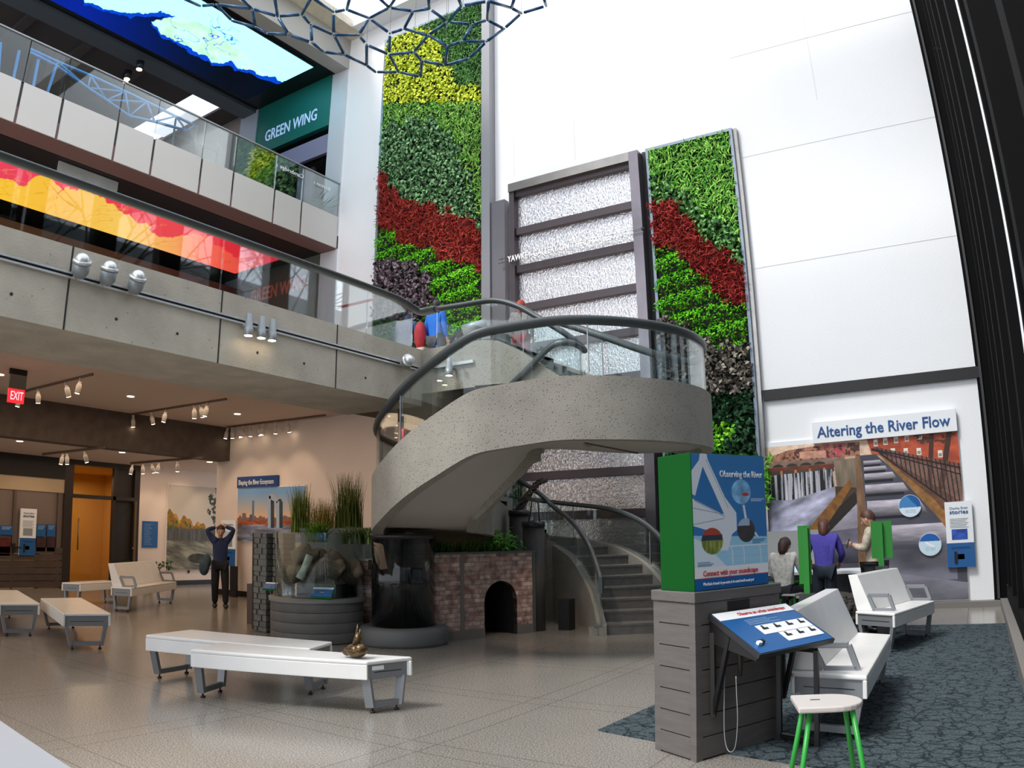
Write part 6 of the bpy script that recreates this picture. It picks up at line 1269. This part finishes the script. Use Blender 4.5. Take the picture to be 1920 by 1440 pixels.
# ================================================================== people
def skin(name, J, E, mtl, parent, rootk, sub=2):
    ks = list(J); me = bpy.data.meshes.new(name); me.from_pydata([J[k][0] for k in ks], [(ks.index(a), ks.index(b)) for a, b in E], []); me.update()
    o = bpy.data.objects.new(name, me); col.objects.link(o); me.materials.append(mtl); md = o.modifiers.new('skin', 'SKIN'); md.use_smooth_shade = True
    for i, k in enumerate(ks):
        r = J[k][1]; sv = me.skin_vertices[0].data[i]; sv.radius = r if isinstance(r, tuple) else (r, r); sv.use_root = (k == rootk)
    s = o.modifiers.new('sub', 'SUBSURF'); s.levels = sub; s.render_levels = sub
    if parent is not None: o.parent = parent
    return o
def person(label, loc, yaw, h=1.66, pose=None, shirt='3a4a8a', trousers='1c1e26', hair='3a2418', long_=1.0, skin_c='c99a80', shoe='16161a', legs=True, coat=0.0, hide_low=False, sleeves=True, skirt=0.0, shirt_noise=0.1):
    """local frame: the figure faces -y, z up; heights given for a 1.7 m adult then scaled"""
    k = h/1.7; P = dict(pelvis=(0, 0, .93), waist=(0, .0, 1.08), chest=(0, 0, 1.28), neck=(0, .01, 1.45), head=(0, -.01, 1.56), top=(0, 0, 1.64),
        lsh=(.17, .01, 1.40), rsh=(-.17, .01, 1.40), lel=(.22, .03, 1.13), rel=(-.22, .03, 1.13), lwr=(.22, -.06, .90), rwr=(-.22, -.06, .90),
        lhip=(.09, 0, .88), rhip=(-.09, 0, .88), lkn=(.10, -.02, .48), rkn=(-.10, -.02, .48), lan=(.10, .02, .08), ran=(-.10, .02, .08))
    if pose: P.update(pose)
    P = {a: np.array(b, float) for a, b in P.items()}
    e_ = empty('person', loc, world=False); e_.rotation_euler = (0, 0, yaw); e_.scale = (k, k, k); tag(e_, label, 'person')
    sk_ = mat('skin_'+skin_c, skin_c, .5); J = {}; E = []
    rad = dict(pelvis=(.11, .08), waist=(.09, .06), chest=(.10, .06), neck=.045, head=.07, top=.05, lsh=.032, rsh=.032, lel=.038, rel=.038, lwr=.027, rwr=.027, lhip=.06, rhip=.06, lkn=.045, rkn=.045, lan=.035, ran=.035)
    for a in P: J[a] = (P[a], rad[a])
    E = [('pelvis', 'waist'), ('waist', 'chest'), ('chest', 'neck'), ('neck', 'head'), ('head', 'top'), ('chest', 'lsh'), ('chest', 'rsh'), ('lsh', 'lel'), ('rsh', 'rel'), ('lel', 'lwr'), ('rel', 'rwr'), ('pelvis', 'lhip'), ('pelvis', 'rhip'), ('lhip', 'lkn'), ('rhip', 'rkn'), ('lkn', 'lan'), ('rkn', 'ran')]
    for s in 'lr':
        w_, el = P[s+'wr'], P[s+'el']; d = (w_-el)/np.linalg.norm(w_-el); side = np.cross(d, [0, 1.0, .2]); side /= np.linalg.norm(side)
        J[s+'palm'] = (w_+d*.06, (.032, .018)); E.append((s+'wr', s+'palm')); cr = np.cross(side, d)
        for i, (o_, ln) in enumerate(((-.027, .062), (-.009, .072), (.009, .068), (.027, .052))):
            a = w_+d*.095+side*o_; J[f'{s}f{i}a'] = (a, .0095); J[f'{s}f{i}b'] = (a+d*ln*.5+cr*.012, .009); J[f'{s}f{i}c'] = (a+d*ln*.9+cr*.035, .007)
            E += [(s+'palm', f'{s}f{i}a'), (f'{s}f{i}a', f'{s}f{i}b'), (f'{s}f{i}b', f'{s}f{i}c')]
        a = w_+d*.035+side*-.03; J[s+'ta'] = (a+side*-.012, .011); J[s+'tb'] = (a+d*.035-side*.022, .009); E += [(s+'palm', s+'ta'), (s+'ta', s+'tb')]
    skin('body', J, E, sk_, e_, 'pelvis', 1)
    hd, nk_ = P['head'], P['neck']; upd = (P['top']-nk_)/np.linalg.norm(P['top']-nk_); fw = np.array([0, -1.0, 0]); fw = fw-upd*(fw@upd); fw /= np.linalg.norm(fw); sd_ = np.cross(upd, fw)
    if pose and 'face' in pose: pass
    fc = MB(); M3 = lambda c, a, b, d_: c+sd_*a+fw*b+upd*d_
    hb = MB().ball((0, 0, 0), 1, (.077, .095, .115), 18); hb.v = [tuple(M3(hd, x, -y, z+.015)) for x, y, z in hb.v]; hb.tube([M3(hd, 0, .088, .03), M3(hd, 0, .112, -.012), M3(hd, 0, .09, -.02)], [.008, .014, .008], 8)
    for a in (-1, 1): b2 = MB().ball((0, 0, 0), 1, (.012, .022, .032), 8); hb.add([M3(hd, x+a*.08, -y, z) for x, y, z in b2.v], b2.f, True)
    hdo = hb.build('head', sk_); hdo.parent = e_
    mo = MB()
    for a in (-.03, .03): b2 = MB().ball((0, 0, 0), 1, (.012, .006, .007), 8); MB().add([M3(hd, x+a, y+.091, z+.018) for x, y, z in b2.v], b2.f, True).build('eye', mat('eye_dark', '1d1714', .3)).parent = hdo
    b2 = MB().ball((0, 0, 0), 1, (.022, .006, .006), 8); mo.add([M3(hd, x, y+.088, z-.05) for x, y, z in b2.v], b2.f, True); mo.build('mouth', mat('lips', '9a5a50', .5)).parent = hdo
    hr_ = MB(); n0 = 18; prof = []
    vs = []; fs = []
    for i in range(9):
        ph = PI*i/8*(.62 if long_ < .5 else .62); 
        for j in range(n0):
            a = 2*PI*j/n0; back = .5-.5*math.cos(a-0); dp = PI*(.30+.42*back)*i/8
            rr = math.sin(dp); vs.append(M3(hd, math.sin(a)*rr*.090, math.cos(a)*rr*.108-.004, math.cos(dp)*.125+.022))
    for i in range(8):
        for j in range(n0): fs.append((i*n0+j, i*n0+(j+1) % n0, (i+1)*n0+(j+1) % n0, (i+1)*n0+j))
    hr_.add(vs, fs, True)
    if long_ >= .5:
        L_ = .13*long_; hr_.tube([M3(hd, 0, -.055, .06), M3(hd, 0, -.075, -.02), M3(hd, 0, -.07, -.06-L_*.5), M3(hd, 0, -.06, -.06-L_)], [.075, .085, .072, .045], 14)
    hr_.build('hair', mat('hair_'+hair, hair, .55, noise=.3, nscale=30), e_)
    # clothes
    sm_ = mat('cloth_'+shirt, shirt, .85, noise=shirt_noise, nscale=18, bump=.3, bscale=25); tm = mat('cloth_'+trousers, trousers, .85, noise=.15, nscale=10, bump=.3, bscale=20)
    S = {}; g = .022
    for a, r in dict(pelvis=(.155+g, .115+g), waist=(.13+g, .10+g), chest=(.155+g, .11+g), neck=.058, lsh=.062+g*.5, rsh=.062+g*.5, lel=.05+g*.3, rel=.05+g*.3).items(): S[a] = (P[a], r)
    S['hem'] = (P['pelvis']+np.array([0, 0, -.04-coat]), (.17+g+coat*.1, .13+g+coat*.05)); S['neck'] = (P['neck']-np.array([0, 0, .03]), .06)
    EE = [('hem', 'pelvis'), ('pelvis', 'waist'), ('waist', 'chest'), ('chest', 'neck'), ('chest', 'lsh'), ('chest', 'rsh'), ('lsh', 'lel'), ('rsh', 'rel')]
    if sleeves:
        for s in 'lr': S[s+'cuff'] = (P[s+'wr']*.92+P[s+'el']*.08, .038); EE.append((s+'el', s+'cuff'))
    skin('top', S, EE, sm_, e_, 'waist', 2)
    Tt = {}; 
    for a, r in dict(pelvis=(.155, .12), lhip=.112, rhip=.112, lkn=.085, rkn=.085).items(): Tt[a] = (P[a]-(np.array([0, 0, .02]) if a == 'pelvis' else 0), r)
    for s in 'lr': Tt[s+'c'] = (P[s+'an']+np.array([0, 0, -.005]), .066)
    skin('trousers', Tt, [('pelvis', 'lhip'), ('pelvis', 'rhip'), ('lhip', 'lkn'), ('rhip', 'rkn'), ('lkn', 'lc'), ('rkn', 'rc')], tm, e_, 'pelvis', 2)
    for s in 'lr':
        a = P[s+'an']; MB().tube([a+[0, .05, -.03], a+[0, 0, -.025], a+[0, -.09, -.04], a+[0, -.17, -.05]], [.045, .06, .055, .035], 12, flat=.8).build('shoe', mat('shoe_'+shoe, shoe, .4), e_)
    return e_
pp = fl(412, 1139)
man = person('person in a navy jacket and black trousers holding both hands behind their head', (pp[0], pp[1], 0), 0.95, 1.64, dict(lel=(.27, -.12, 1.62), rel=(-.29, -.02, 1.60), lwr=(.09, .02, 1.68), rwr=(-.09, .05, 1.66), lsh=(.18, 0, 1.43), rsh=(-.18, 0, 1.43), head=(0, -.07, 1.57), top=(0, -.08, 1.66), lan=(.12, -.12, .08), lkn=(.11, -.08, .48), ran=(-.10, .08, .08)), shirt='1f2c52', trousers='0e0f14', hair='2a1a14', long_=.2, coat=.06)
bgp = tag(empty('shoulder_bag', (pp[0]-.25, pp[1]-.15, .62)), 'slate blue coat slung at the hip of the person in the navy jacket', 'bag')
MB().ball((pp[0]-.24, pp[1]-.22, .80), .17, (.8, .5, 1.0), 16).ball((pp[0]-.20, pp[1]-.18, .92), .13, (.8, .6, 1.1), 14).build('cloth', mat('slate_cloth', '33454f', .9, noise=.3, nscale=12, bump=.4), bgp)
# three people at the activity counter
s1p = py(1470, 1060, 11.75)
person('seated person with brown hair and a white patterned cardigan at the counter', (s1p[0], 11.75, -.30), PI-.1, 1.66, dict(lkn=(.12, -.40, .84), rkn=(-.12, -.40, .84), lan=(.12, -.36, .42), ran=(-.12, -.36, .42), lwr=(.16, -.40, 1.08), rwr=(-.16, -.40, 1.08), lel=(.25, -.12, 1.12), rel=(-.25, -.12, 1.12), head=(0, -.08, 1.54), top=(0, -.10, 1.64)), shirt='d6d2ca', trousers='2a2a30', hair='3a2018', long_=.9, shirt_noise=.25)
s2p = py(1546, 1060, 11.6)
person('standing person in a violet-blue jumper leaning over the counter', (s2p[0], 11.6, 0), PI+.15, 1.62, dict(chest=(0, -.10, 1.27), neck=(0, -.17, 1.43), head=(0, -.24, 1.53), top=(0, -.26, 1.62), lsh=(.18, -.12, 1.38), rsh=(-.18, -.12, 1.38), lel=(.27, -.14, 1.10), rel=(-.27, -.14, 1.10), lwr=(.22, -.36, .98), rwr=(-.22, -.36, .98)), shirt='423a96', trousers='1d2733', hair='4f2a1c', long_=1.1)
s3p = py(1640, 1060, 11.3)
person('standing person in a beige cardigan looking down at a phone', (s3p[0], 11.3, 0), -PI/2-.25, 1.68, dict(head=(0, -.06, 1.55), top=(0, -.07, 1.64), lel=(.22, -.05, 1.15), rel=(-.22, -.05, 1.15), lwr=(.08, -.26, 1.20), rwr=(-.08, -.28, 1.20)), shirt='b5aa9a', trousers='18181c', hair='4a2a1a', long_=.3, coat=.10, shirt_noise=.3)
tag(MB().obox((s3p[0]-.34, 11.22, 1.22), (0, 1, 0), (.3, 0, .9), (.9, 0, -.3), .035, .07, .005).build('phone', M_black), 'dark phone held by the person in beige', 'phone')
# visitors on the mezzanine
def mz(xp, yp, Y): return py(xp, yp, Y)
p1 = mz(763, 600, 11.0); p2 = mz(818, 600, 10.9); p3 = mz(856, 600, 11.4); p4 = mz(977, 600, 11.6)
person('person in a hooded slate-blue jacket bending forward behind the mezzanine glass', (p1[0], 11.0, 4.10), PI+.5, 1.52, dict(neck=(0, -.10, 1.42), head=(0, -.17, 1.50), top=(0, -.18, 1.60), chest=(0, -.06, 1.27)), shirt='3c4a6e', trousers='3a3c42', hair='2c3a60', long_=.9, coat=.03)
b2p = person('person in a bright blue coat at the mezzanine corner', (p2[0], 10.9, 4.10), PI, 1.56, None, shirt='1f6ac8', trousers='4a4c55', hair='1c1614', long_=.2, coat=.16)
tag(MB().ball((p2[0]-.24, 10.75, 5.0), .2, (.55, .6, 1.3), 14).build('red_backpack', mat('red_cloth', 'a02832', .8, noise=.2, nscale=9)), 'red and orange bag beside the bright blue coat', 'bag')
person('crouching person in a dark jacket with a red panel on the mezzanine', (p3[0], 11.4, 4.10), PI-.4, 1.44, dict(chest=(0, -.20, 1.18), neck=(0, -.32, 1.30), head=(0, -.42, 1.36), top=(0, -.48, 1.44), lsh=(.19, -.22, 1.30), rsh=(-.19, -.22, 1.30)), shirt='2e282a', trousers='2a2426', hair='1a1414', long_=.2, coat=.10)
person('red-haired person in a grey patterned top on the mezzanine by the water wall', (p4[0], 11.6, 4.10), PI+.2, 1.50, None, shirt='77706c', trousers='8a2c30', hair='a03020', long_=.6, coat=.12, shirt_noise=.5)
tele = tag(empty('viewer', (p3[0]+.35, 11.0, 4.1)), 'silver cylindrical viewer on the mezzanine rail beside the crouching person', 'viewer'); c = py(890, 614, 10.8)
MB().tube([c-np.array([.18, .1, .05]), c+np.array([.18, .1, .05])], .10, 18).build('barrel', M_lgrey, tele); MB().bar((c[0], c[1], 4.1), (c[0], c[1], c[2]-.08), .05).build('stand', M_lgrey, tele)
tag(MB().box(-8.0, -7.6, 12.6, 12.66, 5.0, 5.55).build('red_notice', mat('crimson', 'b5202c', .5)), 'small red notice board between the coats on the mezzanine', 'sign') if False else None
# ================================================================== hanging net of blue rods (a molecule-like canopy on thin wires)
NV = dict(a=(582.5, 46), b=(585, 80), c=(607.5, 97.5), d=(646, 102.5), e=(626, 65.5), f=(625, 22.5), g=(587.5, -3), h=(650, 18), i=(656, -4), j=(692.5, 34), k=(672.5, 65.5), l=(687.5, 84), m=(687.5, 122.5), n=(704, 135), o=(747.5, 135), p=(730, 102.5), q=(731, 62.5), r=(730, 14), s=(742, -4), t=(710, -4), u=(775, 21), v=(757.5, 54), w=(802.5, 66), x=(776, 97.5), y=(791, 114), z=(789, 144), A=(835, 122.5), B=(839, 86), C=(840, 41), D_=(805, 16), E_=(803.5, -6), F=(865, 11), G=(859, -5), H=(916, 2), I=(914, 37.5), J=(886, 46), K=(867.5, 77.5), L=(912.5, 77.5), M=(879, 110), N_=(945, 54), O=(977.5, 25), P=(959, 15), Q=(965, -5), R=(1024, 11), S=(1019, -6),
          A1=(405.6, 8.75), B1=(435, 39), C1=(473, 16), D1=(479, 51), E1=(501, 63), F1=(541, 64.5), G1=(520.5, 30.6), H1=(515, -4), I1=(451.5, -3), J1=(566, 27), K1=(583, -3), N1=(375, 11), O1=(344, -3))
NE = 'g-f f-h h-i h-j j-r r-t r-s r-u u-D_ u-v v-q q-j v-w w-x x-p p-q p-l l-k k-j k-e e-f e-a e-d d-c c-b b-a d-m m-l m-n n-o o-p o-z z-y y-x y-A A-B B-w B-K K-J J-C C-w C-D_ D_-E_ C-F F-G F-H H-I I-J K-L L-M M-A L-N_ N_-I N_-O O-P P-H P-Q O-R R-S O1-N1 N1-A1 A1-B1 B1-D1 C1-D1 D1-E1 E1-F1 F1-G1 G1-C1 G1-J1 G1-H1 J1-K1 J1-a C1-I1 F1-b A1-C1'.split()
net = tag(empty('hanging_net', (-5, 7.5, 10)), 'hanging canopy net of blue rods joined in irregular hexagons', 'sculpture')
def hgt(x, y): return 9.7+.35*math.sin(x*.02)+.25*math.sin(y*.05)
V3 = {k_: fl(q[0], q[1], hgt(*q)) for k_, q in NV.items()}
M_rod = mat('rod_blue', '1f4a6e', .3, metal=.4)
for ed in NE:
    a, b = ed.split('-'); a, b = V3[a], V3[b]; d = b-a; L_ = np.linalg.norm(d); d /= L_; MB().tube([a+d*.05, b-d*.05], .027, 6).build('rod', M_rod, net)
for k_, p in V3.items(): MB().ball(p, .022, (1, 1, 1), 8).build('joint', mat('joint_steel', '5a7488', .3, metal=.6), net)
for k_ in 'ejqxAKCIHOwlf': p = V3[k_] if k_ in V3 else None; MB().tube([p, (p[0], p[1], 15.9)], .004, 4).build('wire', M_lgrey, net)
# ================================================================== ground, plus unseen building and trees added for the balcony glass reflections
struct(MB().box(-2, 60, -40, 50, -0.6, -0.3).build('ground_outside', mat('paving_outside', '8a8c88', .9)))
fc = MB().box(16, 18, -30, 45, -0.3, 13.5)
for i in range(16):
    for j in range(4): fc.box(15.95, 16, -28+i*4.4, -25.6+i*4.4, 1.0+j*3.1, 3.1+j*3.1)
tag(fc.build('added_building', mat('grey_facade', '6e7678', .8, noise=.15, nscale=.5)), 'unseen grey building added outside the window wall', 'building')
def added_tree(x, y, h, label):
    e_ = tag(empty('added_tree', (x, y, -0.3)), label, 'tree', 'unseen bare trees added outside the window wall'); br = MB(); bark = mat('bark', '2a2523', .9)
    MB().tube([(x, y, -0.3), (x+.1, y, h*.2), (x, y+.1, h*.4)], [.22, .17, .13], 8).build('trunk', bark, e_)
    def grow(p, d, L_, r, k):
        q = p+d*L_; br.tube([p, (p+q)/2+rng.normal(0, L_*.05, 3), q], [r, r*.8, r*.6], 5, caps=False)
        if k == 0: return
        for _ in range(3):
            nd = d+rng.normal(0, .48, 3); nd[2] = abs(nd[2])*.7+.12; nd /= np.linalg.norm(nd); grow(q, nd, L_*.74, r*.58, k-1)
    for _ in range(3): d = np.array([rng.normal(0, .5), rng.normal(0, .5), 1.0]); grow(np.array([x, y+.1, h*.38]), d/np.linalg.norm(d), h*.22, .11, 4)
    br.build('branches', bark, e_, fixn=False)
for x, y, h, lab in ((5.5, 3.0, 11, 'unseen bare tree added outside the window wall, nearest the camera'), (6.5, 9.5, 12, 'unseen bare tree added outside the window wall, middle one'), (5.8, 16.0, 11, 'unseen bare tree added outside the window wall, farthest one'), (7.5, -3.5, 12, 'unseen bare tree added outside, behind the camera')): added_tree(x, y, h, lab)
